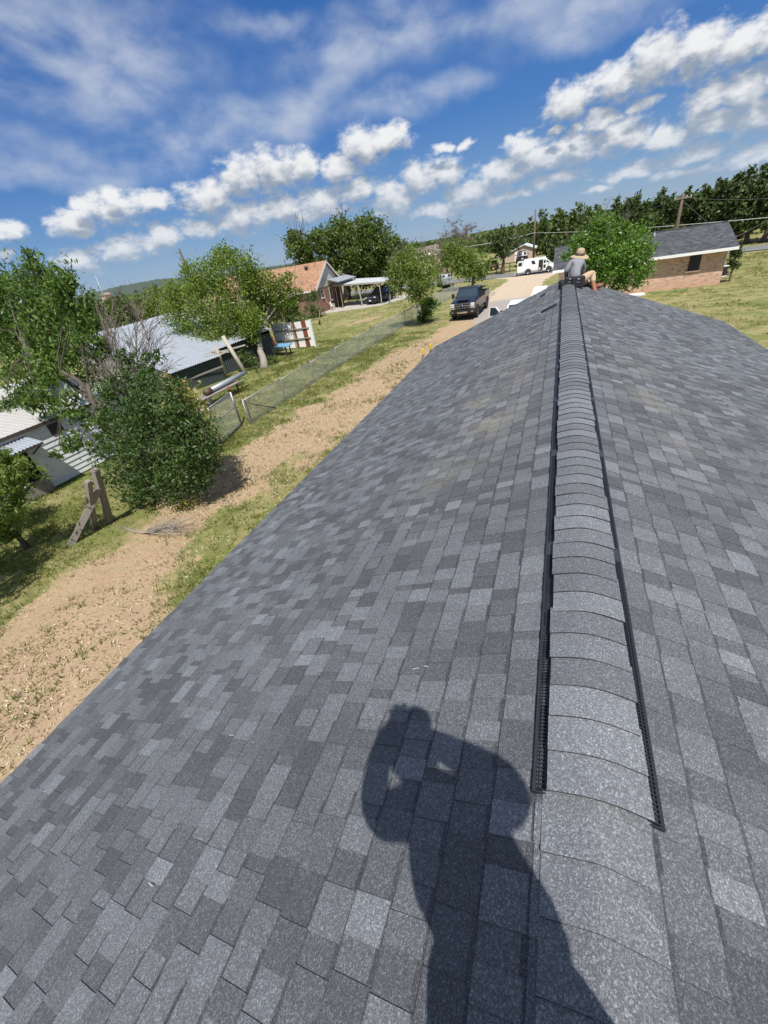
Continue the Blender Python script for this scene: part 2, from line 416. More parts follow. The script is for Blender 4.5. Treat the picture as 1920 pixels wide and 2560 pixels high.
def glass_mat(name, c=(0.012, 0.015, 0.018), rough=0.06):
    m_, w, b = mat(name); n = w.noise(obj_co(w), 3.0, 3.0)
    w.put(b.inputs['Base Color'], w.mix(n, c4([x * 0.7 for x in c]), c4([x * 1.5 for x in c])))
    w.put(b.inputs['Roughness'], w.math('MULTIPLY_ADD', n, 0.08, rough)); b.inputs['Specular IOR Level'].default_value = 0.8
    return m_

M = {}
M['shingle'] = shingle_mat('shingle'); M['shingle_plain'] = shingle_mat('shingle_plain', False)
M['black_plastic'] = simple('black_plastic', (0.018, 0.020, 0.026), 0.42, var=0.3, scale=40)
M['vent_dust'] = simple('vent_dust', (0.030, 0.034, 0.042), 0.55, var=0.3, scale=30)
M['white_paint'] = simple('white_paint', (0.78, 0.78, 0.76), 0.55, var=0.06, scale=3, bmp=0.1)
M['old_white'] = simple('old_white', (0.66, 0.68, 0.69), 0.7, var=0.22, scale=2.5, bmp=0.2)
M['gable_board'] = wood_mat('gable_board', (0.46, 0.45, 0.42), 0.68)
M['brick_pink'] = brick_mat('brick_pink', (0.62, 0.40, 0.29), (0.50, 0.30, 0.215), (0.58, 0.47, 0.38), wash=(1.1, 0.4, (0.47, 0.25, 0.15)))
M['brick_red'] = brick_mat('brick_red', (0.25, 0.10, 0.065), (0.18, 0.068, 0.048), (0.30, 0.22, 0.19))
M['roof_orange'] = simple('roof_orange', (0.36, 0.205, 0.125), 0.9, var=0.3, scale=5, bmp=0.5)
M['roof_brown'] = simple('roof_brown', (0.24, 0.20, 0.17), 0.9, var=0.25, scale=3)
M['wood_grey'] = wood_mat('wood_grey', (0.29, 0.255, 0.225), 0.55)
M['wood_pale'] = wood_mat('wood_pale', (0.46, 0.42, 0.34), 0.6)
M['wood_pole'] = wood_mat('wood_pole', (0.17, 0.12, 0.085), 0.6)
M['wood_pole_grey'] = wood_mat('wood_pole_grey', (0.25, 0.21, 0.17), 0.6)
M['wood_dark'] = wood_mat('wood_dark', (0.075, 0.062, 0.05), 0.5)
M['bark'] = wood_mat('bark', (0.12, 0.098, 0.078), 0.45, 2, 0.8)
M['bark_pale'] = wood_mat('bark_pale', (0.33, 0.29, 0.24), 0.5, 2, 0.8)
M['twig'] = wood_mat('twig', (0.185, 0.150, 0.125), 0.6, 2, 0.8)
M['galv'] = sheet_mat('galv', (0.40, 0.44, 0.49), 0.42, 0.35, streak=(5.0, 0.5, 5.0))
M['galv_roof'] = sheet_mat('galv_roof', (0.34, 0.375, 0.41), 0.5, 0.2, 0.08, (0.33, 0.27, 0.22), streak=(0.5, 5.0, 5.0))
M['shed_roof'] = sheet_mat('shed_roof', (0.44, 0.43, 0.41), 0.7, 0.0, 0.25, (0.24, 0.21, 0.18))
M['white_sheet'] = sheet_mat('white_sheet', (0.60, 0.62, 0.63), 0.5, 0.1)
M['green_sheet'] = sheet_mat('green_sheet', (0.045, 0.06, 0.062), 0.5, 0.1)
M['rust_sheet'] = sheet_mat('rust_sheet', (0.22, 0.06, 0.028), 0.8, 0.0, 0.5, (0.12, 0.035, 0.02))
M['grey_sheet'] = sheet_mat('grey_sheet', (0.42, 0.40, 0.37), 0.6, 0.2, 0.3, (0.2, 0.12, 0.08))
M['galv_pipe'] = sheet_mat('galv_pipe', (0.42, 0.43, 0.44), 0.45, 0.55, 0.1)
M['steel_dark'] = sheet_mat('steel_dark', (0.06, 0.055, 0.05), 0.6, 0.3, 0.4, (0.09, 0.045, 0.03))
M['wire'] = simple('wire', (0.36, 0.38, 0.36), 0.5, 0.5)
M['cable'] = simple('cable', (0.62, 0.60, 0.56), 0.6)
M['cable_dark'] = simple('cable_dark', (0.12, 0.12, 0.11), 0.6)
M['glass'] = glass_mat('glass'); M['screen'] = simple('screen', (0.018, 0.019, 0.022), 0.6, var=0.3, scale=60)
M['glass_blue'] = glass_mat('glass_blue', (0.02, 0.035, 0.05))
M['rubber'] = simple('rubber', (0.022, 0.021, 0.020), 0.8, var=0.3, scale=15)
M['chrome'] = simple('chrome', (0.72, 0.73, 0.74), 0.16, 1.0, 0.05)
M['rim'] = simple('rim', (0.42, 0.42, 0.42), 0.35, 0.8)
M['paint_black'] = simple('paint_black', (0.010, 0.012, 0.018), 0.25, 0.0, 0.2, coat=1.0)
M['paint_navy'] = simple('paint_navy', (0.008, 0.012, 0.024), 0.3, 0.0, 0.2, spec=0.35, coat=0.4)
M['paint_silver'] = simple('paint_silver', (0.40, 0.43, 0.47), 0.3, 0.4, 0.06, coat=0.8)
M['paint_white'] = simple('paint_white', (0.74, 0.76, 0.77), 0.35, 0.0, 0.04, coat=0.6)
M['lamp_clear'] = simple('lamp_clear', (0.75, 0.77, 0.78), 0.12, 0.3, 0.05, coat=1.0)
M['lamp_red'] = simple('lamp_red', (0.35, 0.015, 0.012), 0.2, 0, 0.1, coat=1.0)
M['trim_dark'] = simple('trim_dark', (0.02, 0.02, 0.021), 0.55)
M['plate'] = simple('plate', (0.66, 0.68, 0.72), 0.4, var=0.04)
M['interior'] = simple('interior', (0.16, 0.155, 0.15), 0.8)
M['orange_plastic'] = simple('orange_plastic', (0.66, 0.17, 0.06), 0.5, var=0.15)
M['tarp_blue'] = simple('tarp_blue', (0.17, 0.36, 0.56), 0.45, var=0.25, scale=3, bmp=0.4)
M['tape'] = simple('tape', (0.46, 0.46, 0.45), 0.6)
M['white_plastic'] = simple('white_plastic', (0.76, 0.76, 0.75), 0.45, var=0.06)
M['red_plastic'] = simple('red_plastic', (0.5, 0.035, 0.03), 0.5)
M['yellow_plastic'] = simple('yellow_plastic', (0.72, 0.46, 0.03), 0.5)
M['alu'] = simple('alu', (0.6, 0.61, 0.62), 0.35, 0.9)
M['concrete'] = simple('concrete', (0.40, 0.37, 0.33), 0.9, var=0.22, scale=2.0, bmp=0.2)
M['slab_white'] = simple('slab_white', (0.62, 0.61, 0.58), 0.85, var=0.12, scale=3)
M['pink_sheet'] = sheet_mat('pink_sheet', (0.52, 0.40, 0.33), 0.55, 0.0)
M['utv_brown'] = simple('utv_brown', (0.10, 0.055, 0.04), 0.5)
M['skin'] = simple('skin', (0.36, 0.20, 0.135), 0.6, var=0.12, scale=20)
M['hair'] = simple('hair', (0.02, 0.016, 0.013), 0.7, var=0.3, scale=60)
M['shirt_grey'] = simple('shirt_grey', (0.215, 0.22, 0.24), 0.92, var=0.16, scale=14, bmp=0.5)
M['shirt_dark'] = simple('shirt_dark', (0.05, 0.055, 0.07), 0.92, var=0.2, scale=12, bmp=0.4)
M['jeans'] = simple('jeans', (0.06, 0.075, 0.12), 0.92, var=0.25, scale=12, bmp=0.4)
M['khaki'] = simple('khaki', (0.46, 0.335, 0.225), 0.92, var=0.14, scale=14, bmp=0.5)
M['boot'] = simple('boot', (0.235, 0.10, 0.055), 0.65, var=0.25, scale=20)
M['sole'] = simple('sole', (0.10, 0.07, 0.05), 0.8)
M['straw'] = simple('straw', (0.42, 0.31, 0.19), 0.85, var=0.18, scale=60, bmp=0.5)
M['hat_band'] = simple('hat_band', (0.05, 0.025, 0.02), 0.7)
M['belt'] = simple('belt', (0.012, 0.012, 0.015), 0.7, var=0.3, scale=20)
M['yellow_flower'] = leaf_mat('yellow_flower', (0.55, 0.42, 0.03), (0.7, 0.56, 0.06), 0.2)
# foliage
M['leaf_big'] = leaf_mat('leaf_big', (0.032, 0.078, 0.016), (0.145, 0.225, 0.044), 0.30, 0.42)
M['leaf_bush'] = leaf_mat('leaf_bush', (0.024, 0.056, 0.014), (0.100, 0.165, 0.044), 0.24, 0.45, 0.4)
M['leaf_yellow'] = leaf_mat('leaf_yellow', (0.20, 0.20, 0.04), (0.42, 0.36, 0.13), 0.3)
M['leaf_yard'] = leaf_mat('leaf_yard', (0.075, 0.130, 0.022), (0.235, 0.310, 0.055), 0.40)
M['leaf_oak'] = leaf_mat('leaf_oak', (0.042, 0.082, 0.018), (0.150, 0.205, 0.046), 0.32)
M['leaf_light'] = leaf_mat('leaf_light', (0.085, 0.145, 0.030), (0.25, 0.33, 0.080), 0.42)
M['leaf_bright'] = leaf_mat('leaf_bright', (0.048, 0.120, 0.018), (0.20, 0.33, 0.060), 0.38, 0.42, 0.5)
M['leaf_juniper'] = leaf_mat('leaf_juniper', (0.020, 0.040, 0.012), (0.105, 0.145, 0.038), 0.16)
M['leaf_wood'] = leaf_mat('leaf_wood', (0.040, 0.075, 0.020), (0.140, 0.190, 0.044), 0.25)
M['leaf_dead'] = leaf_mat('leaf_dead', (0.085, 0.062, 0.048), (0.17, 0.125, 0.095), 0.15)
M['grass_blade'] = leaf_mat('grass_blade', (0.085, 0.120, 0.024), (0.24, 0.25, 0.075), 0.35)
M['grass_lush'] = leaf_mat('grass_lush', (0.055, 0.105, 0.020), (0.17, 0.235, 0.045), 0.35)
# ------------------------------------------------------------------ ground
def grid_axis(lo, hi, fine_lo, fine_hi, step, grow=1.18):
    a = list(np.arange(fine_lo, fine_hi + 1e-6, step)); s = step
    while a[-1] < hi: s *= grow; a.append(min(hi, a[-1] + s))
    s = step
    while a[0] > lo: s *= grow; a.insert(0, max(lo, a[0] - s))
    return np.array(a)
def vnoise(x, y, seed=0, octs=4, sc=1.0):
    """smooth value noise on arrays"""
    out = np.zeros_like(x, dtype=float); amp = 1.0; tot = 0.0
    for o in range(octs):
        f = sc * 2 ** o; X = x * f; Y = y * f; xi = np.floor(X).astype(np.int64); yi = np.floor(Y).astype(np.int64)
        def h(i, j):
            n = (i * 374761393 + j * 668265263 + (seed + o) * 2147483647) & 0xFFFFFFFF
            n = ((n ^ (n >> 13)) * 1274126177) & 0xFFFFFFFF
            return ((n ^ (n >> 16)) & 0xFFFF) / 65535.0
        fx = X - xi; fy = Y - yi; fx = fx * fx * (3 - 2 * fx); fy = fy * fy * (3 - 2 * fy)
        v = (h(xi, yi) * (1 - fx) + h(xi + 1, yi) * fx) * (1 - fy) + (h(xi, yi + 1) * (1 - fx) + h(xi + 1, yi + 1) * fx) * fy
        out += v * amp; tot += amp; amp *= 0.5
    return out / tot
def sstep(v, a, b):
    t = np.clip((v - a) / (b - a), 0, 1); return t * t * (3 - 2 * t)
D_Y = [-10, 0, 3, 6, 8.5, 11, 14, 18, 22, 27, 32, 36, 40, 46]
D_L = [-10.9, -10.9, -11.3, -10.9, -11.2, -11.7, -11.6, -11.2, -10.7, -9.9, -9.0, -8.0, -7.2, -6.6]
D_R = [-6.0, -6.4, -7.3, -8.9, -9.1, -8.4, -7.2, -6.2, -5.4, -4.9, -4.6, -4.4, -4.2, -4.2]
def dirt_w(x, y):
    l = np.interp(y, D_Y, D_L); r = np.interp(y, D_Y, D_R)
    n = (vnoise(x, y, 3, 4, 0.9) - 0.5) * 2.6
    d = np.minimum(x - l, r - x) + n * 1.05
    w = sstep(d, -0.8, 0.7) * (y < 47)
    # thin worn grass elsewhere
    b = np.exp(-(((x + 19.2) / 3.0) ** 2 + ((y - 43.0) / 5.5) ** 2)) * 0.52 + np.exp(-(((x - 8.3) / 2.4) ** 2 + ((y - 39.6) / 1.3) ** 2)) * 0.42 + np.exp(-(((x - 10) / 2.0) ** 2 + ((y - 33.5) / 1.6) ** 2)) * 0.34
    w2 = sstep(b + (vnoise(x, y, 9, 4, 0.9) - 0.5) * 0.9, 0.25, 0.75) * 0.8
    # under the bush and round the old shed
    s = sstep(0.9 - np.hypot((x + 11.0) / 1.6, (y - 8.6) / 1.9) + (vnoise(x, y, 5, 3, 1.2) - 0.5) * 0.6, 0, 0.5) * 0.75
    return np.clip(np.maximum(np.maximum(w, w2), s), 0, 1)
DR_Y = [36, 41, 47, 52.5, 58, 62, 66, 69]
DR_L = [-6.5, -6.7, -6.9, -7.5, -6.9, -6.6, -6.5, -9.0]
DR_R = [0, 0, -1.0, -1.6, -1.9, -1.2, -0.2, 2.0]
def drive_w(x, y):
    l = np.interp(y, DR_Y, DR_L); r = np.interp(y, DR_Y, DR_R)
    d = np.minimum(x - l, r - x) + (vnoise(x, y, 12, 3, 0.8) - 0.5) * 0.9
    return sstep(d, -0.2, 0.2) * sstep(y, 34, 36) * (y < 70)
gx = grid_axis(-9000, 9000, -32, 24, 0.33); gy = grid_axis(-3000, 14000, -4, 72, 0.36)
X, Y = np.meshgrid(gx, gy); n_x, n_y = len(gx), len(gy)
Z = (vnoise(X, Y, 21, 3, 0.35) - 0.5) * 0.10 * np.exp(-np.maximum(np.hypot(X, Y - 20) - 60, 0) / 30.0)
gm = bpy.data.meshes.new('ground')
idx = np.arange(n_x * n_y).reshape(n_y, n_x)
faces = np.stack([idx[:-1, :-1], idx[:-1, 1:], idx[1:, 1:], idx[1:, :-1]], -1).reshape(-1, 4)
gm.vertices.add(n_x * n_y); gm.vertices.foreach_set('co', np.stack([X, Y, Z], -1).ravel())
gm.loops.add(faces.size); gm.loops.foreach_set('vertex_index', faces.ravel())
gm.polygons.add(len(faces)); gm.polygons.foreach_set('loop_start', np.arange(0, faces.size, 4)); gm.polygons.foreach_set('loop_total', np.full(len(faces), 4))
gm.polygons.foreach_set('use_smooth', np.ones(len(faces), bool))
gm.update(calc_edges=True)
DW = dirt_w(X, Y); VW = drive_w(X, Y)
for nm, arr in (('dirt', DW), ('drive', VW), ('lush', sstep(-(X + 7.5), 0.0, 7.0) * sstep(46 - Y, 0, 10) * 0.9)):
    a_ = gm.attributes.new(nm, 'FLOAT', 'POINT'); a_.data.foreach_set('value', arr.ravel().astype(np.float32))
def ground_mat():
    m_, w, b = mat('ground'); p = pos(w)
    dirt, drive, lush = attr(w, 'dirt'), attr(w, 'drive'), attr(w, 'lush')
    n_f = w.noise(p, 5.0, 6.0, 0.72); n_m = w.noise(p, 1.1, 5.0, 0.6); n_g = w.noise(p, 0.22, 4.0, 0.6); n_x_ = w.noise(p, 14.0, 5.0, 0.75)
    grass_dry = w.mix(n_f, (0.175, 0.160, 0.062, 1), (0.36, 0.315, 0.150, 1))
    grass_ok = w.mix(n_f, (0.100, 0.122, 0.032, 1), (0.225, 0.232, 0.078, 1))
    gsel = w.math('ADD', w.math('MULTIPLY', w.math('SUBTRACT', n_m, 0.5), 1.6), w.math('ADD', n_g, w.math('MULTIPLY', lush, 0.12)))
    grass = w.mix(w.step(gsel, 0.38, 0.66), grass_dry, grass_ok)
    grass = w.mix(w.step(w.noise(p, 2.6, 5.0, 0.7), 0.60, 0.70), grass, (0.36, 0.29, 0.165, 1))
    soil = w.mix(n_m, (0.295, 0.200, 0.125, 1), (0.435, 0.325, 0.210, 1))
    soil = w.mix(w.step(n_f, 0.42, 0.72), soil, (0.40, 0.288, 0.180, 1))
    soil = w.mix(w.math('MULTIPLY', w.step(n_x_, 0.54, 0.70), 0.7), soil, (0.56, 0.46, 0.30, 1))
    soil = w.mix(w.math('MULTIPLY', w.step(w.noise(p, 8.0, 5.0, 0.75), 0.53, 0.66), 0.6), soil, (0.235, 0.15, 0.09, 1))
    sand = w.mix(n_m, (0.42, 0.335, 0.24, 1), (0.52, 0.435, 0.325, 1))
    y = w.sep(p)[1]
    grav = w.mix(n_f, (0.26, 0.225, 0.20, 1), (0.40, 0.36, 0.33, 1))
    road = w.mix(w.step(w.math('ADD', y, w.math('MULTIPLY', n_m, 2.0)), 46.6, 48.6), grav, sand)
    n_d = w.noise(p, 3.2, 6.0, 0.78)
    dk = w.step(w.math('ADD', dirt, w.math('MULTIPLY', w.math('SUBTRACT', w.math('ADD', w.math('MULTIPLY', n_d, 0.65), w.math('MULTIPLY', n_m, 0.35)), 0.5), 3.1)), 0.32, 0.60)
    soil = w.mix(w.math('MULTIPLY', w.step(w.noise(p, 1.9, 6.0, 0.75), 0.52, 0.66), 0.62), soil, (0.33, 0.285, 0.15, 1))   # thatch of dry clippings
    cc = w.mix(dk, grass, soil)
    vk = w.step(w.math('ADD', drive, w.math('MULTIPLY', w.math('SUBTRACT', n_f, 0.5), 0.7)), 0.38, 0.58)
    cc = w.mix(vk, cc, road)
    w.put(b.inputs['Base Color'], cc); b.inputs['Roughness'].default_value = 0.95; b.inputs['Specular IOR Level'].default_value = 0.2
    h = w.math('ADD', w.math('MULTIPLY', n_f, 1.0), w.math('MULTIPLY', n_x_, 0.5)); bump(w, b, h, 0.9, 0.05)
    return m_
M['ground'] = ground_mat(); gm.materials.append(M['ground'])
ground = bpy.data.objects.new('ground', gm); col.objects.link(ground); kind(ground, 'structure')

# the street, crossing beyond the driveway
def asphalt_mat():
    m_, w, b = mat('asphalt'); p = pos(w); n = w.noise(p, 1.2, 5.0, 0.65); n2 = w.noise(p, 30.0, 3.0)
    w.put(b.inputs['Base Color'], w.mix(1.0, w.mix(n, (0.13, 0.135, 0.14, 1), (0.19, 0.19, 0.19, 1)), w.mix(n2, (0.8, 0.8, 0.8, 1), (1.2, 1.2, 1.2, 1)), 'MULTIPLY'))
    b.inputs['Roughness'].default_value = 0.85; bump(w, b, n2, 0.4, 0.01); return m_
M['asphalt'] = asphalt_mat()
rc = [(-140, 104), (-60, 84), (-30, 76.2), (-11, 72.0), (-6, 70.9), (4, 68.6), (18, 64.6), (40, 57.5), (120, 30)]
b = MB(); vs = []
for i, (x, y) in enumerate(rc):
    d = Vector(rc[min(i + 1, len(rc) - 1)]) - Vector(rc[max(i - 1, 0)]); nn = Vector((-d.y, d.x)).normalized() * 2.5
    vs += [(x - nn.x, y - nn.y, 0.062), (x + nn.x, y + nn.y, 0.062)]
b.add(vs, [(2 * i, 2 * i + 2, 2 * i + 3, 2 * i + 1) for i in range(len(rc) - 1)])
kind(b.build('road', M['asphalt']), 'structure')

# far hills under scrub
def hills():
    m_, w, bb = mat('hill_scrub'); p = pos(w); n = w.noise(p, 0.022, 5.0, 0.7)
    w.put(bb.inputs['Base Color'], w.mix(n, (0.028, 0.048, 0.034, 1), (0.070, 0.095, 0.062, 1))); bb.inputs['Roughness'].default_value = 1.0
    prof_az = [-75, -62, -54, -50, -46, -40, -30, -15, -5, 2, 8, 14, 20, 35, 50]
    prof_el = [0.5, 0.5, 0.5, 0.75, 0.8, 0.3, 0.1, 0.0, -0.1, -0.2, 0.02, 0.15, 0.25, 0.3, 0.3]
    A = np.linspace(-75, 50, 700); E = np.interp(A, prof_az, prof_el)
    vs, fs = [], []; K = 9
    for k in range(K):
        t = k / (K - 1); Rr = 950 + 900 * t
        top = 6 + 1900 * np.tan(np.radians(E)) * (math.sin(t * math.pi / 2) ** 1.4)
        zz = np.where(t > 0, top, -2) + (vnoise(A * 8, np.full_like(A, k * 3.1), 4, 4, 1.0) - 0.5) * 9 * t
        if k == 0: zz = np.full_like(A, -2.0)
        vs += [(Rr * math.sin(math.radians(a)), Rr * math.cos(math.radians(a)), float(z_)) for a, z_ in zip(A, zz)]
    n = len(A)
    for k in range(K - 1):
        for i in range(n - 1): fs.append((k * n + i, k * n + i + 1, (k + 1) * n + i + 1, (k + 1) * n + i))
    q = MB(); q.add(vs, fs, True); kind(q.build('hills', m_), 'structure')
hills()

# ------------------------------------------------------------------ the house we stand on
RX, RZ = 0.2234, 4.50                                     # ridge line
Y0, Y1 = -6.0, 14.85
EL = Vector((-3.917, 0, 2.843)); ER = Vector((4.361, 0, 2.910))   # eave lines
house = thing('shingled_house', 'low house whose new charcoal shingle gable roof fills the foreground', 'house', (RX, 4.5, 0))
w_ = MB()
xl, xr, yb, yf = EL.x + 0.42, ER.x - 0.42, Y0 + 0.35, Y1 - 0.3
zl, zr = EL.z - 0.10 + 0.42 * 0.395 - 0.06, ER.z - 0.10 + 0.42 * 0.384 - 0.06
for y in (yb, yf):
    w_.prism([(xl, y, 0), (xr, y, 0), (xr, y, zr), (RX, y, RZ - 0.16), (xl, y, zl)], (0, -0.08, 0), (0, 0.08, 0))
w_.box((xl + 0.08, (yb + yf) / 2, zl / 2), (0.16, yf - yb - 0.162, zl)); w_.box((xr - 0.08, (yb + yf) / 2, zr / 2), (0.16, yf - yb - 0.162, zr))
w_.build('wall', M['brick_pink'], house)
f_ = MB()
for e in (EL, ER): 
    sx = 1 if e.x > 0 else -1
    f_.box((e.x - sx * 0.03, (Y0 + Y1) / 2, e.z - 0.115), (0.03, Y1 - Y0 - 0.06, 0.17))
for y in (Y0 + 0.02, Y1 - 0.02):
    for e in (EL, ER): f_.bar((RX, y, RZ - 0.13), (e.x * 0.985, y, e.z - 0.10), 0.03, 0.16)
f_.build('fascia', M['white_paint'], house)

def roof_slope(e, sx, seed):
    """one roof plane: courses of laminated shingles, each tab its own slab with a butt edge"""
    r = random.Random(seed); q = MB()
    down = Vector((e.x - RX, 0, e.z - RZ)); L = down.length; down.normalize(); nrm = Vector((-down.z * sx, 0, down.x * sx)) if sx > 0 else Vector((down.z, 0, -down.x))
    if nrm.z < 0: nrm = -nrm
    def P(v, y, h): return Vector((RX, y, RZ)) + down * v + nrm * h
    ex = 0.143; nC = int(L / ex) + 1
    def slab(v0, v1, y0, y1, h0, h1, sh):
        q.sh = sh
        a, b_, c, d = P(v0, y0, h0), P(v0, y1, h0), P(v1, y1, h1), P(v1, y0, h1)
        a2, b2, c2, d2 = P(v0, y0, h0 - 0.004), P(v0, y1, h0 - 0.004), P(v1, y1, h1 - 0.0062), P(v1, y0, h1 - 0.0062)
        f = [(0, 1, 2, 3), (3, 2, 6, 7), (0, 3, 7, 4), (2, 1, 5, 6)]
        if sx > 0: f = [t[::-1] for t in f]
        q.add([a, b_, c, d, a2, b2, c2, d2], f)
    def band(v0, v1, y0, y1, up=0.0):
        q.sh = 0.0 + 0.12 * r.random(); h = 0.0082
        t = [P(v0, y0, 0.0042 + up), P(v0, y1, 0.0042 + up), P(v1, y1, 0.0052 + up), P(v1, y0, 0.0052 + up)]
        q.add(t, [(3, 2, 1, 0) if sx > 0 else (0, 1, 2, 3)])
    # deck below
    q.sh = 0.1; dk = [P(0, Y0, -0.012), P(0, Y1, -0.012), P(L, Y1, -0.012), P(L, Y0, -0.012), P(0, Y0, -0.05), P(0, Y1, -0.05), P(L, Y1, -0.05), P(L, Y0, -0.05)]
    q.add(dk, [(0, 1, 2, 3), (7, 6, 5, 4), (3, 2, 6, 7), (0, 3, 7, 4), (2, 1, 5, 6)])
    for k in range(nC):
        v1 = L - (nC - 1 - k) * ex + 0.012; v0 = max(0.0, v1 - ex - 0.035)
        if v1 < 0.05: continue
        y = Y0 - r.random() * 0.9
        while y < Y1:                                       # the plain layer, one metre shingles
            ye = min(Y1, y + 1.0); ys = max(Y0, y)
            if ye - ys > 0.02: slab(v0, v1, ys + 0.001, ye - 0.001, 0.0, 0.0085, 0.30 + r.random() * 0.12)
            y += 1.0
        y = Y0 - r.random() * 0.4
        while y < Y1:                                       # the cut-out tabs of the top layer
            wd = r.choice((0.08, 0.10, 0.11, 0.12, 0.13, 0.15, 0.18)); gap = r.choice((0.05, 0.08, 0.10, 0.11, 0.14))
            ys, ye = max(Y0, y), min(Y1, y + wd)
            t = r.random(); sh = r.uniform(.30, .52) if t < .56 else (r.uniform(.12, .28) if t < .82 else r.uniform(.48, .68))
            if ye - ys > 0.03:
                slab(v0, v1 + r.uniform(-0.002, 0.002), ys, ye, 0.0044, 0.0138, min(1, sh))
                if k: band(max(0, v1 - ex - .003), v1 - ex + .010, ys, ye, .0030)  # dark line painted on each tab as the shade of the course above
                g2 = min(Y1, ye + gap)
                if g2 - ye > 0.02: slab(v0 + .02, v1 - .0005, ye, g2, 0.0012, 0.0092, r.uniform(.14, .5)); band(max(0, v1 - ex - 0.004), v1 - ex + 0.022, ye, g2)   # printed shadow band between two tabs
            y += wd + gap
    return q
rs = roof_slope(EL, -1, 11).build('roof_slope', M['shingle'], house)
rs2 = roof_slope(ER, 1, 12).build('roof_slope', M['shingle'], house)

# the ridge: plain caps nearest us, then the ridge vent with caps nailed over it
H_VENT0, H_VENT1 = 0.672, 12.95
def arc(x, zt, soft=0.05): return zt - 0.39 * (math.sqrt(x * x + soft * soft) - soft)
cp = MB(); r = random.Random(5); ex = 0.127
def cap_piece(y0, y1, zt, half, up_near, soft):
    """one cap shingle bent over the ridge; the raised edge is nearest us or farthest"""
    n = 14; top0, top1, bot0, bot1 = [], [], [], []
    l0, l1 = (0.0085, 0.001)
    j = r.uniform(-0.005, 0.005)
    for i in range(n + 1):
        x = -half + 2 * half * i / n; z = arc(x, zt, soft)
        top0.append(Vector((RX + x + j, y0, z + l0))); top1.append(Vector((RX + x + j, y1, z + l1)))
        bot0.append(Vector((RX + x + j, y0, z + l0 - 0.007))); bot1.append(Vector((RX + x + j, y1, z + l1 - 0.010)))
    cp.sh = 0.38 + 0.32 * r.random(); k = n + 1; vs = top0 + top1 + bot0 + bot1; fs = []
    for i in range(n):
        fs.append((i, i + 1, k + i + 1, k + i)); fs.append((2 * k + i + 1, 2 * k + i, 3 * k + i, 3 * k + i + 1))
    cp.add(vs, fs, True)
    cp.mat = 1                                               # the cut edge shows the black asphalt core
    cp.add(vs, [(i + 1, i, 2 * k + i, 2 * k + i + 1) for i in range(n)] + [(k + i, k + i + 1, 3 * k + i + 1, 3 * k + i) for i in range(n)] + [(0, k, 3 * k, 2 * k), (k - 1, 3 * k - 1, 4 * k - 1, 2 * k - 1)], False)
    cp.mat = 0
y = H_VENT0 - 0.012
while y < H_VENT1 - 0.02:
    cap_piece(y, y + ex + 0.03, 4.527, 0.146 + r.uniform(-.002, .002), False, 0.085); y += ex
y = H_VENT0 - 0.02
while y > Y0:
    cap_piece(y - 0.145, y + 0.03, 4.5035, 0.150, True, 0.016); y -= 0.145
cp.build('ridge_cap', [M['shingle_plain'], M['black_plastic']], house)
vt = MB()
for s in (-1, 1):
    slope = 0.3954 if s < 0 else 0.3843
    def rz(o): return RZ - slope * o
    y = H_VENT0
    while y < H_VENT1:
        y2 = min(y + 1.216, H_VENT1)
        # outer baffle and inner rail, one 1.2 m length at a time
        for o, wd, h0, h1 in ((0.181, 0.010, 0.003, 0.023), (0.1455, 0.006, 0.008, 0.027)):
            vt.box((RX + s * o, (y + y2) / 2, rz(o) + (h0 + h1) / 2), (wd, y2 - y - 0.003, h1 - h0))
        vt.box((RX + s * 0.166, (y + y2) / 2, rz(0.166) + 0.005), (0.042, y2 - y - 0.003, 0.004))
        vt.mat = 1
        if y > 1: vt.box((RX + s * 0.166, y + 0.05, rz(0.1655) + 0.0235), (0.036, 0.11, 0.004), Matrix.Rotation(math.atan(slope) * s, 3, 'Y'))
        vt.mat = 0
        y = y2
    y = H_VENT0 + 0.006
    while y < H_VENT1:
        vt.box((RX + s * 0.1635, y, rz(0.1635) + 0.016), (0.027, 0.0045, 0.010), Matrix.Rotation(math.atan(slope) * s, 3, 'Y')); y += 0.0135
    vt.box((RX + s * 0.166, (H_VENT0 + H_VENT1) / 2, rz(0.166) + 0.020), (0.003, H_VENT1 - H_VENT0 - 0.02, 0.004))
    vt.box((RX + s * 0.165, H_VENT0 - 0.004, rz(0.165) + 0.012), (0.042, 0.005, 0.020))
vt.build('ridge_vent', [M['black_plastic'], M['vent_dust']], house)
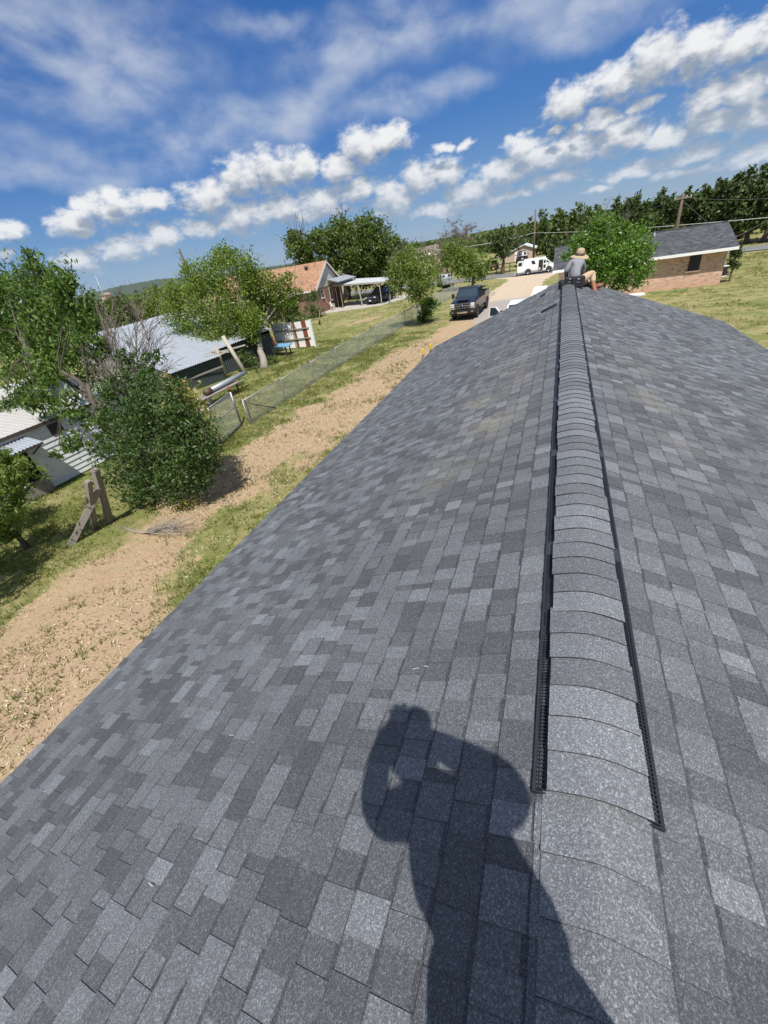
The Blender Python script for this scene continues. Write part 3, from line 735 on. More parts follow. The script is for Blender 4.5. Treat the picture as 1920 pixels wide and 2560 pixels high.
# ------------------------------------------------------------------ trees and shrubs
def leaves_mesh(name, C, size, material, parent, aspect=0.45, droop=0.0, seed=1, upbias=0.5, shade=None):
    """many single leaves: C is an (n,3) array of world positions, each leaf one folded diamond"""
    g = np.random.default_rng(seed); n = len(C)
    inv = np.array(parent.matrix_basis.inverted())
    C = C @ inv[:3, :3].T + inv[:3, 3]
    L = size * g.uniform(0.65, 1.35, n)
    d = g.normal(size=(n, 3)); d[:, 2] -= droop; d /= np.linalg.norm(d, axis=1)[:, None]
    nn = g.normal(size=(n, 3)); nn[:, 2] += upbias; s = np.cross(d, nn); s /= np.linalg.norm(s, axis=1)[:, None] + 1e-9
    nn = np.cross(s, d)
    w_ = L * aspect * 0.5
    p0 = C - d * (L * 0.5)[:, None]; p2 = C + d * (L * 0.5)[:, None] - nn * (L * 0.08)[:, None]
    p1 = C + s * w_[:, None] + nn * (w_ * 0.35)[:, None]; p3 = C - s * w_[:, None] + nn * (w_ * 0.35)[:, None]
    V = np.stack([p0, p1, p2, p3], 1).reshape(-1, 3)
    me = bpy.data.meshes.new(name); me.vertices.add(4 * n); me.vertices.foreach_set('co', V.ravel().astype(np.float32))
    me.loops.add(4 * n); me.loops.foreach_set('vertex_index', np.arange(4 * n)); me.polygons.add(n)
    me.polygons.foreach_set('loop_start', np.arange(0, 4 * n, 4)); me.polygons.foreach_set('loop_total', np.full(n, 4)); me.update(calc_edges=True)
    sh = g.uniform(0, 1, n) if shade is None else shade
    a_ = me.attributes.new('shade', 'FLOAT', 'POINT'); a_.data.foreach_set('value', np.repeat(sh, 4).astype(np.float32))
    me.materials.append(material)
    o = bpy.data.objects.new(name, me); col.objects.link(o); o.parent = parent
    return o
def sprays(clumps, n, g, per=26, spray=0.16, shell=0.55):
    """leaf positions gathered in sprays (twig ends) inside ellipsoid clumps: (centre, rx, ry, rz)"""
    vol = np.array([(c[1] * c[2] * c[3]) ** 0.72 for c in clumps]); vol /= vol.sum(); out = []; shd = []
    for c, f in zip(clumps, vol):
        k = max(2, int(n * f / per))
        k3 = int(k * 1.9)                                   # more than needed: sprays in the gaps of a coarse pattern are dropped
        u = g.normal(size=(k3, 3)); u /= np.linalg.norm(u, axis=1)[:, None]
        r = (shell + (1 - shell) * g.random(k3) ** 0.6) * g.uniform(0.70, 1.10, k3)
        ext = g.random(k3) < 0.14; r[ext] *= g.uniform(1.1, 1.5, ext.sum())
        ctr = np.array(c[0])[None] + u * r[:, None] * np.array([[c[1], c[2], c[3]]])
        fr = 2.1 / (c[1] * c[2] * c[3]) ** (1 / 3)
        keep = np.argsort(-(vnoise(ctr[:, 0] * 1.0 + ctr[:, 1] * .7, ctr[:, 2] - ctr[:, 1] * .5, 17, 2, fr) + g.random(k3) * .22))[:k]
        ctr = ctr[keep]
        base = g.random(k)
        sc = spray * (c[1] * c[2] * c[3]) ** (1 / 3) * g.uniform(0.6, 1.5, (k, 1, 1))
        q = ctr[:, None, :] + g.normal(size=(k, per, 3)) * sc * np.array([1, 1, 0.75])
        out.append(q.reshape(-1, 3)); shd.append(np.clip(np.repeat(base, per) * 0.6 + g.random(k * per) * 0.4, 0, 1))
    return np.concatenate(out), np.concatenate(shd)
def limb(q, a, b, r0, r1, r, bend=0.12, n=5):
    a, b = Vector(a), Vector(b); L = (b - a).length; pts = []; rs = []
    off = Vector((r.uniform(-1, 1), r.uniform(-1, 1), r.uniform(0.0, 1))) * L * bend
    for i in range(n + 1):
        t = i / n; w = math.sin(t * math.pi)
        pts.append(a.lerp(b, t) + off * w + Vector((r.uniform(-1, 1), r.uniform(-1, 1), r.uniform(-1, 1))) * L * 0.018 * (0 < i < n)); rs.append(r0 + (r1 - r0) * t)
    q.tube(pts, rs, 7 if r0 > 0.05 else 5); return pts
def tree(name, label, cat, base, fork, clumps, n_leaf, leaf, lm, bark, r_trunk, seed, group=None, aspect=0.5, droop=0.0, per=26, spray=0.16, shell=0.5,
         bare=0, bare_len=0.8, bare_r=0.02, stems=None, bark_name='trunk', twigs=3):
    """trunk with limbs to every clump, crown of separate leaves, optional bare twigs standing out of the crown"""
    r = random.Random(seed); g = np.random.default_rng(seed)
    base = Vector(base); t = thing(name, label, cat, base, 0, group)
    q = MB()
    fork = Vector(fork)
    starts = [fork]
    if stems:
        starts = []
        for sb, sf in stems:
            sb, sf = Vector(sb), Vector(sf); limb(q, sb, sf, r_trunk, r_trunk * 0.62, r, 0.07, 7); starts.append(sf)
    else:
        pts = []; rs = []
        for i in range(8):
            f = i / 7; pts.append(base.lerp(fork, f) + Vector((r.uniform(-1, 1), r.uniform(-1, 1), 0)) * r_trunk * 0.35 * (i > 0)); rs.append(r_trunk * (1.35 - 0.55 * f if i else 1.7))
        pts[0].z -= 0.15; q.tube(pts, rs, 10); starts = [pts[-1]]
    for c in clumps:
        cc = Vector(c[0]); s0 = min(starts, key=lambda p: (p - cc).length)
        rr = r_trunk * 0.42 * min(1.0, 0.5 + (c[1] / 2.0))
        pts = limb(q, s0, cc, rr, rr * 0.35, r, 0.12)
        for k in range(twigs):
            e = cc + Vector((r.uniform(-1, 1) * c[1], r.uniform(-1, 1) * c[2], r.uniform(-0.3, 1) * c[3])) * 0.85
            limb(q, pts[r.randint(2, 4)], e, rr * 0.32, rr * 0.1, r, 0.1, 4)
    if bare:
        q.mat = 1
        for k in range(bare):
            c = r.choice(clumps); d = Vector((r.gauss(0, 0.5), r.gauss(0, 0.5), r.uniform(0.4, 1.2))).normalized()
            a = Vector(c[0]); e = a + Vector((d.x * c[1], d.y * c[2], d.z * c[3])) * 0.9 + d * bare_len * r.uniform(0.3, 1.0)
            p = limb(q, a, e, bare_r, bare_r * 0.3, r, 0.08, 5)
            for j in range(3):
                d2 = (d + Vector((r.gauss(0, 0.5), r.gauss(0, 0.5), r.gauss(0, 0.3)))).normalized()
                limb(q, p[r.randint(2, 4)], p[4] + d2 * bare_len * r.uniform(0.2, 0.6), bare_r * 0.5, bare_r * 0.2, r, 0.1, 3)
        q.mat = 0
    q.build(bark_name, [bark, M['twig']], t)
    if n_leaf:
        C, S = sprays(clumps, n_leaf, g, per, spray, shell)
        C[:, 2] = np.maximum(C[:, 2], 0.05)
        leaves_mesh('crown', C, leaf, lm, t, aspect, droop, seed, shade=S)
    return t
def cl(px, py, Y, rx, ry=None, rz=None):
    p = at(px, py, Y); return (p, rx, ry or rx, rz or rx)

# the big leafy tree at the left edge, leaning out of the bush by the white shed
tree('broadleaf_tree', 'large broadleaf tree with drooping dark green leaves at the far left, over the white shed', 'tree', (-13.0, 8.9, 0), (-13.5, 9, 2.5),
     [cl(40, 640, 12.2, 1.15), cl(105, 625, 11.2, 0.92), cl(75, 585, 11.4, 0.46, 0.46, 0.66), cl(150, 650, 10, 0.75), cl(160, 620, 10.2, 0.28, .3, .42), cl(20, 720, 11.8, 1.35), cl(110, 720, 10.8, 1.2), cl(185, 690, 10, 0.62),
      cl(50, 820, 10.8, 1.15), cl(140, 790, 9.9, 1.0), cl(205, 745, 9.6, 0.5), cl(95, 870, 9.6, 0.68), cl(160, 880, 8.6, 0.55), cl(30, 880, 10, 0.68), cl(175, 950, 8.3, 0.5, 0.5, 0.4), cl(130, 975, 8.2, 0.36, .4, .28), cl(215, 905, 8.4, 0.42), cl(15, 660, 12, 1.05), cl(225, 945, 8.4, .3)],
     21000, 0.18, M['leaf_big'], M['bark'], 0.11, 31, aspect=0.36, droop=0.9, per=22, spray=0.2, shell=0.35,
     stems=[((-12.6, 8.7, -0.1), at(190, 830, 9.2)), ((-12.9, 8.9, -0.1), at(130, 800, 9.4)), ((-12.4, 8.8, -0.1), at(215, 870, 8.8)), ((-13.1, 9.0, -0.1), at(60, 760, 9.8))])
# second crown at the bottom of the left edge
tree('young_tree', 'young tree with bright drooping leaves cut off by the left edge, beside the leaning posts', 'tree', (-14.6, 5.1, 0), (-14.4, 5.0, 1.4),
     [cl(-5, 1035, 5, .62), cl(25, 1010, 5.1, .42), cl(0, 1110, 5, .6), cl(20, 1075, 5, .42), cl(-20, 1170, 5, .55), cl(20, 1150, 5, .34), cl(-60, 1060, 5.4, .8), cl(5, 1205, 5, .33)],
     5600, 0.165, M['leaf_light'], M['bark'], 0.06, 32, aspect=0.36, droop=0.9, per=20, spray=0.22, shell=0.35)
tree('shade_tree', 'tree just outside the left edge whose shade darkens the grass by the leaning posts', 'tree', (-12.6, 1.2, 0), (-12.5, 1.2, 2.2),
     [((-12.4, 1.3, 4.6), 1.2, 1.2, .9), ((-13.3, 2.0, 4.2), 1.1, 1.1, .8), ((-12.0, .6, 3.9), 1.0, 1.0, .8), ((-13.2, .4, 4.8), 1.1, 1.1, .8), ((-12.9, 2.9, 3.9), .9, .9, .7), ((-14.2, 1.2, 4.2), 1.0, 1.0, .8)],
     7000, 0.2, M['leaf_big'], M['bark'], 0.13, 48, aspect=.4, droop=.6, per=20)
# glossy evergreen bush
tree('evergreen_bush', 'big dense bush with glossy dark leaves at the edge of the dirt strip', 'bush', (-11.7, 8.1, 0), (-11.7, 8.3, 0.6),
     [cl(330, 1040, 7.9, .85, .8, .6), cl(270, 1010, 8.0, .8), cl(400, 1010, 8.1, .8), cl(340, 970, 8.0, 1.0), cl(290, 930, 8.2, .85), cl(410, 950, 8.3, .85), cl(350, 890, 8.5, .85), cl(280, 870, 8.6, .65), cl(395, 890, 8.5, .6), cl(330, 835, 8.8, .6),
      cl(255, 960, 8.3, .5), cl(440, 985, 8.3, .5), cl(280, 800, 9, .45), cl(250, 850, 8.8, .5), cl(300, 1065, 7.7, .5, .5, .35), cl(380, 1060, 7.8, .5, .5, .35), cl(430, 1035, 8.1, .45), cl(235, 905, 8.5, .35), cl(245, 830, 8.8, .34), cl(222, 965, 8.4, .3), cl(268, 770, 9.1, .28), cl(455, 1010, 8.3, .28), cl(330, 775, 9, .3), cl(450, 950, 8.6, .26)],
     19000, 0.12, M['leaf_bush'], M['bark'], 0.07, 33, aspect=0.42, droop=0.1, per=18, spray=0.21, shell=0.5, bare=26, bare_len=.5, bare_r=.012,
     stems=[((-11.9, 8.2, -.1), (-11.8, 8.2, 1.4)), ((-11.5, 8.2, -.1), (-11.2, 8.3, 1.3)), ((-12.1, 8.3, -.1), (-12.3, 8.5, 1.8))])
tree('variegated_shrub', 'shrub with pale yellow leaves behind the glossy bush', 'shrub', (-12.0, 9.6, 0), (-12.0, 9.6, 1.2),
     [cl(400, 850, 9.4, .42), cl(425, 885, 9.3, .36), cl(375, 830, 9.5, .3), cl(420, 915, 9.2, .3), cl(385, 870, 9.3, .35)], 1500, 0.12, M['leaf_yellow'], M['bark'], 0.035, 34, per=14, spray=.25)
# the leafless shrub in front of the tin roof
def bare_shrub():
    r = random.Random(35); t = thing('bare_shrub', 'leafless shrub of thin grey-brown branches in front of the tin shed roof', 'shrub', (-12.4, 10.0, 0))
    q = MB()
    tips = [(190, 665), (205, 650), (225, 660), (240, 648), (262, 655), (280, 650), (300, 645), (318, 652), (335, 660), (352, 680), (365, 700), (372, 730), (370, 765), (345, 800), (215, 700), (250, 690), (290, 690), (325, 690), (195, 720), (230, 730), (180, 750), (275, 720), (310, 740), (345, 740), (160, 780), (380, 800), (200, 780), (150, 740), (170, 700), (330, 720)]
    for i, tp in enumerate(tips):
        e = at(tp[0] + r.uniform(-6, 6), tp[1] + r.uniform(-8, 8), 10.2 + r.uniform(-0.5, 0.6))
        s0 = at(285 + r.uniform(-45, 60), 900 + r.uniform(-30, 40), 9.3 + r.uniform(-0.4, 0.4))
        p = limb(q, s0, e, 0.022, 0.005, r, 0.12, 7)
        for j in range(9):
            b_ = p[r.randint(2, 6)]; d = (e - s0).normalized() + Vector((r.gauss(0, .42), r.gauss(0, .42), r.gauss(0, .3)))
            p2 = limb(q, b_, b_ + d.normalized() * r.uniform(0.35, 1.0), 0.009, 0.0035, r, 0.12, 4)
            for k in range(2):
                d2 = d.normalized() + Vector((r.gauss(0, .5), r.gauss(0, .5), r.gauss(0, .4)))
                limb(q, p2[r.randint(1, 3)], p2[-1] + d2.normalized() * r.uniform(0.05, 0.3), 0.005, 0.0025, r, 0.1, 3)
    for k in range(5): limb(q, (-12.4 + r.uniform(-.3, .3), 9.4 + r.uniform(-.2, .2), -0.05), at(285 + r.uniform(-45, 60), 900, 9.3), 0.035, 0.02, r, 0.1, 5)
    q.build('branches', M['twig'], t)
bare_shrub()
# yard tree over the tin shed
tree('yard_tree', 'light green yard tree with a leaning trunk, spreading over the tin shed', 'tree', gp(570, 795), at(556, 716, 28.2),
     [cl(400, 690, 27.5, 1.5), cl(380, 640, 28, 1.2), cl(440, 610, 28, 1.6), cl(510, 590, 28.4, 1.5), cl(480, 560, 28.6, 1.0, 1, .9), cl(560, 620, 30, 1.4), cl(615, 640, 32, 1.1), cl(585, 665, 32, 1.1), cl(510, 660, 27.6, 1.6), cl(450, 680, 27.2, 1.4),
      cl(480, 725, 26.6, 1.1), cl(430, 735, 26.4, .8), cl(540, 695, 27, 1.1), cl(500, 735, 26.5, 1.0), cl(455, 748, 26, .8), cl(545, 722, 27, .8), cl(590, 640, 31, 1.2), cl(570, 680, 30.5, 1.0), cl(345, 655, 28, .6), cl(635, 665, 32.4, .6), cl(410, 590, 28.4, .7), cl(620, 605, 32, .6), cl(640, 635, 32.4, .5), cl(490, 760, 26, .5)],
     34000, 0.175, M['leaf_yard'], M['bark_pale'], 0.21, 36, aspect=0.55, per=20, spray=0.22, shell=0.4, bare=14, bare_len=1.1, bare_r=0.022)
tree('ground_shrub', 'low leafy shrub at the foot of the yard tree', 'shrub', gp(555, 805), gp(555, 795, .5),
     [cl(540, 780, 26, .6, .6, .45), cl(570, 790, 26, .6, .6, .4), cl(590, 780, 26.6, .5, .5, .4), cl(520, 765, 25.8, .5), cl(545, 805, 25.2, .45, .45, .3)], 2600, 0.13, M['leaf_oak'], M['bark'], 0.03, 37, per=16)
tree('ground_shrub', 'low weedy shrub below the steel pipe by the wooden rack', 'shrub', gp(522, 838), gp(522, 830, .3),
     [cl(520, 825, 21.5, .45, .4, .3), cl(505, 835, 21, .35, .3, .25)], 900, 0.09, M['leaf_light'], M['bark'], 0.02, 38, per=14)
# trees and shrubs beside the red brick house
tree('dark_shrub', 'dark green shrub between the yard tree and the brick house', 'shrub', gp(620, 712), gp(620, 700, .6), [cl(610, 690, 43, 1.2, 1, .9), cl(640, 690, 43.5, 1.0), cl(590, 670, 43, 1.0), cl(625, 665, 44, .9)], 3200, 0.22, M['leaf_bush'], M['bark'], 0.06, 39, per=16)
tree('twiggy_shrub', 'grey twiggy shrub against the corner of the red brick house', 'shrub', gp(690, 700), gp(690, 690, .6), [cl(668, 660, 50, 1.0, .8, 1.3), cl(680, 640, 50.5, .8), cl(690, 672, 50, .75), cl(672, 690, 49.5, .9, .8, .6)], 2000, 0.2, M['leaf_oak'], M['twig'], 0.07, 40, per=14, bare=26, bare_len=0.9, bare_r=0.02)
tree('live_oak', 'huge dark live oak with black limbs rising behind the brick house and carport', 'tree', at(742, 600, 67).xy.to_3d(), at(748, 575, 67),
     [cl(645, 528, 67, 2.0), cl(680, 540, 67, 2.1), cl(700, 518, 67, 2.0), cl(745, 508, 66, 2.5), cl(795, 508, 66.5, 2.4), cl(770, 545, 65.5, 2.7), cl(830, 527, 66, 2.1), cl(848, 542, 66, 1.7), cl(720, 550, 66, 2.2), cl(800, 562, 66, 2.2), cl(838, 568, 67, 1.9), cl(660, 562, 68, 1.9), cl(636, 505, 68, .9), cl(625, 530, 68, .9), cl(742, 485, 67, 1.0), cl(785, 484, 67, 1.2), cl(862, 528, 67, .9), cl(770, 590, 69, 2.4), cl(820, 590, 69, 2.2)],
     27000, 0.38, M['leaf_oak'], M['bark'], 0.5, 41, aspect=0.55, per=22, spray=0.2, shell=0.4, bare=22, bare_len=2.2, bare_r=0.05)
tree('fence_tree', 'slim light green tree growing through the chain link fence beside the black pickup', 'tree', gp(918, 695), at(908, 640, 36.5),
     [cl(880, 600, 36, 1.2), cl(860, 575, 36, .8), cl(900, 570, 36, 1.1), cl(855, 620, 36, .7), cl(920, 610, 36, 1.0), cl(885, 545, 36.4, .7), cl(930, 580, 36.5, .7), cl(845, 590, 36, .5), cl(900, 635, 36, .8)],
     6500, 0.20, M['leaf_light'], M['bark'], 0.13, 42, per=18, spray=0.3, shell=0.3, bare=34, bare_len=1.1, bare_r=0.02)
tree('fence_shrub', 'bushy green growth round the foot of the slim fence tree', 'shrub', gp(922, 697), gp(922, 690, .4), [cl(920, 665, 38, .75, .7, .8), cl(915, 685, 37.6, .7, .7, .5), cl(935, 655, 38.5, .6)], 2400, 0.17, M['leaf_bright'], M['bark'], 0.03, 43, per=16)
tree('roadside_tree', 'round bushy tree by the road just behind the black pickup', 'tree', gp(1023, 612), at(1024, 590, 62),
     [cl(985, 560, 60, 1.5), cl(970, 545, 60.5, 1.3), cl(1000, 545, 60.5, 1.3), cl(1020, 575, 60, 1.6), cl(1040, 570, 60, 1.2), cl(1000, 580, 59.6, 1.1), cl(1035, 590, 60, .9), cl(1000, 560, 60, 1.5), cl(960, 570, 60, .7)],
     8000, 0.27, M['leaf_light'], M['bark'], 0.2, 44, per=18, spray=0.22, bare=10, bare_len=1.2, bare_r=0.03)
# tree right behind the man on the roof
tree('backyard_tree', 'bright leafy tree beside the man on the roof, in front of the pink brick house', 'tree', (2.6, 30.2, 0), (2.5, 30.1, 1.6),
     [cl(1300, 505, 30, 1.0), cl(1270, 535, 30, .9), cl(1330, 520, 30, 1.0), cl(1370, 525, 30.2, .9), cl(1350, 560, 29.6, 1.0), cl(1300, 560, 29.8, 1.0), cl(1385, 570, 30, .75), cl(1320, 590, 29.6, .9), cl(1365, 600, 29.6, .7), cl(1255, 560, 30, .55), cl(1230, 545, 30.2, .45), cl(1395, 540, 30.2, .5), cl(1290, 490, 30, .5), cl(1345, 500, 30.4, .5), cl(1285, 600, 29.8, .7), cl(1340, 618, 29.6, .5)],
     18000, 0.155, M['leaf_bright'], M['bark'], 0.11, 45, per=16, spray=0.2, shell=0.45, bare=34, bare_len=0.8, bare_r=0.014)
tree('corner_conifer', 'thin grey-green conifer at the right corner of the pink brick house', 'tree', (12.2, 42.6, 0), (12.15, 42.6, 1.6), [((12.15, 42.6, 1.0), .42, .42, .5), ((12.1, 42.6, 1.6), .4, .4, .5), ((12.1, 42.6, 2.15), .34, .34, .4)], 1500, 0.15, M['leaf_juniper'], M['twig'], 0.05, 46, per=12, bare=10, bare_len=.4)

# brown leafless trees beyond the road
def bare_tree(label, base, top, spread, seed, leaf=0, name='bare_tree', lm='leaf_dead', rt=0.16):
    r = random.Random(seed); base = Vector(base); H = top
    t = thing(name, label, 'tree', base); q = MB(); fork = base + Vector((r.uniform(-.2, .2), 0, H * 0.35)); q.tube([base - Vector((0, 0, .1)), base.lerp(fork, .5), fork], [rt * 1.3, rt, rt * .8], 8)
    ends = []
    for k in range(9):
        a = r.uniform(0, 6.28); e = base + Vector((math.cos(a) * spread * r.uniform(.4, 1), math.sin(a) * spread * .8 * r.uniform(.3, 1), H * r.uniform(.62, .98)))
        p = limb(q, fork, e, rt * .5, rt * .12, r, .15, 6)
        for j in range(11):
            d = Vector((r.gauss(0, 1), r.gauss(0, 1), r.gauss(.2, .7))).normalized(); s = p[r.randint(2, 6)]
            p2 = limb(q, s, s + d * H * r.uniform(.08, .24), rt * .14, rt * .05, r, .15, 3); ends += [p2[-1], p2[2]]
            for i in range(3):
                d2 = (d + Vector((r.gauss(0, .8), r.gauss(0, .8), r.gauss(0, .6)))).normalized(); s2 = p2[r.randint(1, 3)]; p3 = limb(q, s2, s2 + d2 * H * r.uniform(.04, .10), rt * .06, rt * .03, r, .1, 2); ends.append(p3[-1])
    q.build('trunk', M['twig'] if lm == 'leaf_dead' else M['bark'], t)
    if leaf:
        g = np.random.default_rng(seed); E = np.array([list(e) for e in ends]); C = np.repeat(E, leaf, 0) + g.normal(size=(len(E) * leaf, 3)) * H * 0.025
        leaves_mesh('crown', C, 0.28, M[lm], t, .6, 0, seed)
def bt(px, Y, ztop, **k):
    p = at(px, 560, Y); return (p.x, Y, 0)
bare_tree('spreading leafless brown tree against the sky beyond the road', bt(1010, 96, 0), 8.2, 5.2, 51, 3)
bare_tree('leafless grey tree between the carport tree and the far pole', bt(925, 88, 0), 5.9, 4.0, 52, 1)
bare_tree('grey leafless tree behind the silver pickup', bt(965, 92, 0), 6.4, 3.2, 53, 1)
bare_tree('dark round-topped tree on a thick trunk at the far side of the road', (-8.45, 75.6, 0), 5.4, 2.9, 54, 7, 'roadside_oak', 'leaf_juniper', 0.24)

# junipers and oaks of the wood beyond the road
r = random.Random(77)
def wood_tree(px, py_top, Y, wid, lm, label, group, seed, n=1500, trunk=1.2, leafsz=0.42, name='juniper_tree'):
    top = at(px, py_top - 4, Y); h = top.z * 1.06; base = Vector((top.x, Y, 0)); rr = random.Random(seed)
    cs = []
    for k in range(7):
        f = k / 6; z = trunk + (h - trunk) * (0.08 + 0.84 * f); s = wid * (0.95 - 0.62 * f) * rr.uniform(.75, 1.15)
        cs.append(((base.x + rr.uniform(-.35, .35) * wid, Y + rr.uniform(-.3, .3) * wid, z), s * .72, s * .72, (h - trunk) * .13))
        cs.append(((base.x + rr.uniform(-.8, .8) * wid * (1 - .6 * f), Y + rr.uniform(-.6, .3) * wid, z - .3), s * .5, s * .5, (h - trunk) * .10))
    return tree(name, label, 'tree', base, (base.x, Y, trunk + (h - trunk) * .25), cs, n, leafsz, M[lm], M['bark'], 0.16 + 0.02 * wid, seed, group, aspect=.5, per=14, spray=.26, shell=.3, twigs=1)
W1, G1 = 'dark juniper in the wood behind the pink brick house', 'junipers behind the pink brick house'
k = 0
for px, py, Y, wd in [(1440, 452, 74, 2.3), (1480, 445, 77, 2.6), (1520, 432, 76, 2.7), (1560, 418, 75, 2.6), (1610, 405, 73, 2.9), (1655, 392, 71, 2.9), (1700, 380, 70, 3), (1400, 470, 78, 2.3), (1360, 462, 82, 2.4), (1590, 412, 80, 2.8), (1635, 398, 79, 3), (1540, 428, 83, 2.8), (1465, 450, 86, 2.6), (1740, 372, 72, 3), (1500, 436, 90, 2.7), (1420, 448, 92, 2.6), (1380, 458, 88, 2.4), (1340, 460, 94, 2.4), (1575, 410, 88, 3.0), (1620, 400, 90, 3.0), (1660, 388, 86, 3.0)]:
    wood_tree(px, py - (20 if px > 1420 else 26), Y, wd, 'leaf_juniper', W1, G1, 100 + k, 2600, 1.5, .46); k += 1
W2, G2 = 'dark green tree in the wood behind the white van', 'trees behind the white van'
for px, py, Y, wd in [(1180, 458, 112, 2.9), (1215, 455, 108, 3.0), (1250, 447, 104, 3.2), (1285, 452, 100, 3.0), (1200, 468, 98, 2.6), (1232, 462, 95, 2.6), (1270, 466, 92, 2.4), (1310, 470, 90, 2.5), (1335, 455, 96, 2.8), (1150, 478, 116, 2.6)]:
    wood_tree(px, py, Y, wd, 'leaf_wood', W2, G2, 130 + k, 2300, .4, .5, name='wood_tree'); k += 1
W3, G3 = 'low green tree on the rise behind the pink metal shed', 'trees behind the pink metal shed'
for px, py, Y, wd in [(1075, 502, 150, 3.4), (1100, 492, 152, 3.8), (1125, 489, 150, 3.8), (1150, 487, 146, 3.6), (1055, 506, 158, 3.2), (1170, 480, 140, 3.4)]:
    wood_tree(px, py, Y, wd, 'leaf_wood', W3, G3, 150 + k, 1200, .5, .55, name='wood_tree'); k += 1
W4, G4 = 'small dark tree on the skyline between the live oak and the far pole', 'skyline trees past the live oak'
for px, py, Y, wd in [(895, 533, 140, 2.6), (925, 527, 135, 2.6), (950, 522, 145, 2.8), (975, 520, 150, 2.8), (1035, 512, 150, 3.0), (1000, 516, 150, 2.8)]:
    wood_tree(px, py, Y, wd, 'leaf_oak', W4, G4, 170 + k, 900, .5, .5, name='wood_tree'); k += 1
W5, G5 = 'dark evergreen in the belt of trees beyond the tin shed', 'trees beyond the tin shed'
for px, py, Y, wd in [(215, 652, 58, 2.2), (245, 645, 60, 2.3), (270, 640, 57, 2.2), (300, 632, 60, 2.4), (330, 628, 58, 2.4), (235, 668, 48, 1.8), (275, 662, 49, 1.9), (315, 650, 50, 2.0), (360, 640, 52, 2.0), (200, 668, 52, 1.9), (170, 660, 56, 2.2), (130, 662, 58, 2.3), (590, 600, 80, 2.4), (560, 606, 78, 2.2), (90, 668, 56, 2.2)]:
    wood_tree(px, py, Y, wd, 'leaf_juniper' if k % 3 else 'leaf_wood', W5, G5, 190 + k, 1500, .4, .36); k += 1
tree('bright_tree', 'yellow-green small tree just left of the yard tree, beyond the tin roof', 'tree', at(325, 700, 38).xy.to_3d(), at(325, 690, 38), [cl(320, 650, 38, 1.1), cl(335, 635, 38, .9), cl(305, 655, 38, .8), cl(325, 670, 38, 1)], 2400, .24, M['leaf_yard'], M['bark'], .1, 220, per=16)
# undergrowth that closes the wood below the crowns
def undergrowth():
    g = np.random.default_rng(19); root = bpy.data.objects.new('undergrowth', None); n = 30000
    y = g.uniform(84, 128, n); x = g.uniform(-9, 21, n) * y / 100; k = (x > -2 + (y - 84) * .02) | (y > 106); x, y = x[k], y[k]; n = len(x)
    h = 1.0 + 3.4 * vnoise(x, y, 61, 3, .35); C = np.stack([x, y, g.random(n) ** .7 * h], -1)
    o = leaves_mesh('undergrowth', C, .75, M['leaf_juniper'], root, .6, 0, 20); o.parent = None; bpy.data.objects.remove(root); kind(o, 'stuff')
undergrowth()
# far belt of scrub that reads as one mass
def scrub():
    g = np.random.default_rng(9); root = bpy.data.objects.new('scrub_belt', None)
    n = 26000; az = np.radians(g.uniform(-70, 40, n)); R0 = g.uniform(190, 420, n)
    hgt = 3.2 + 3.0 * vnoise(np.degrees(az) * 0.9, R0 * 0.02, 3, 3, 1.0)
    z = g.random(n) ** 0.7 * hgt
    C = np.stack([R0 * np.sin(az), R0 * np.cos(az), z], -1)
    o = leaves_mesh('scrub_belt', C, 2.6, M['leaf_wood'], root, .75, 0, 9)
    o.parent = None; bpy.data.objects.remove(root); kind(o, 'stuff')
scrub()

# pebbles and straw on the worn soil
def litter():
    root = bpy.data.objects.new('soil_litter', None); m_, w, b = mat('soil_litter'); w.put(b.inputs['Base Color'], w.ramp(attr(w), [(0, (.12, .08, .05)), (.3, (.30, .22, .13)), (.6, (.44, .37, .21)), (.8, (.56, .47, .30)), (1, (.62, .56, .43))])); b.inputs['Roughness'].default_value = .9
    g = np.random.default_rng(14); n = 46000; x = g.uniform(-13, -5.5, n); y = 32 * g.random(n) ** 1.4 - 1; k = g.random(n) < (dirt_w(x, y) * .55 + .2) * (.3 + 1.1 * vnoise(x, y, 44, 3, 1.3)); P = np.stack([x[k], y[k], np.full(k.sum(), .012)], -1)
    o = leaves_mesh('soil_litter', P, .085, m_, root, .24, 0, 15, 3.0); o.parent = None; bpy.data.objects.remove(root); kind(o, 'stuff')
litter()

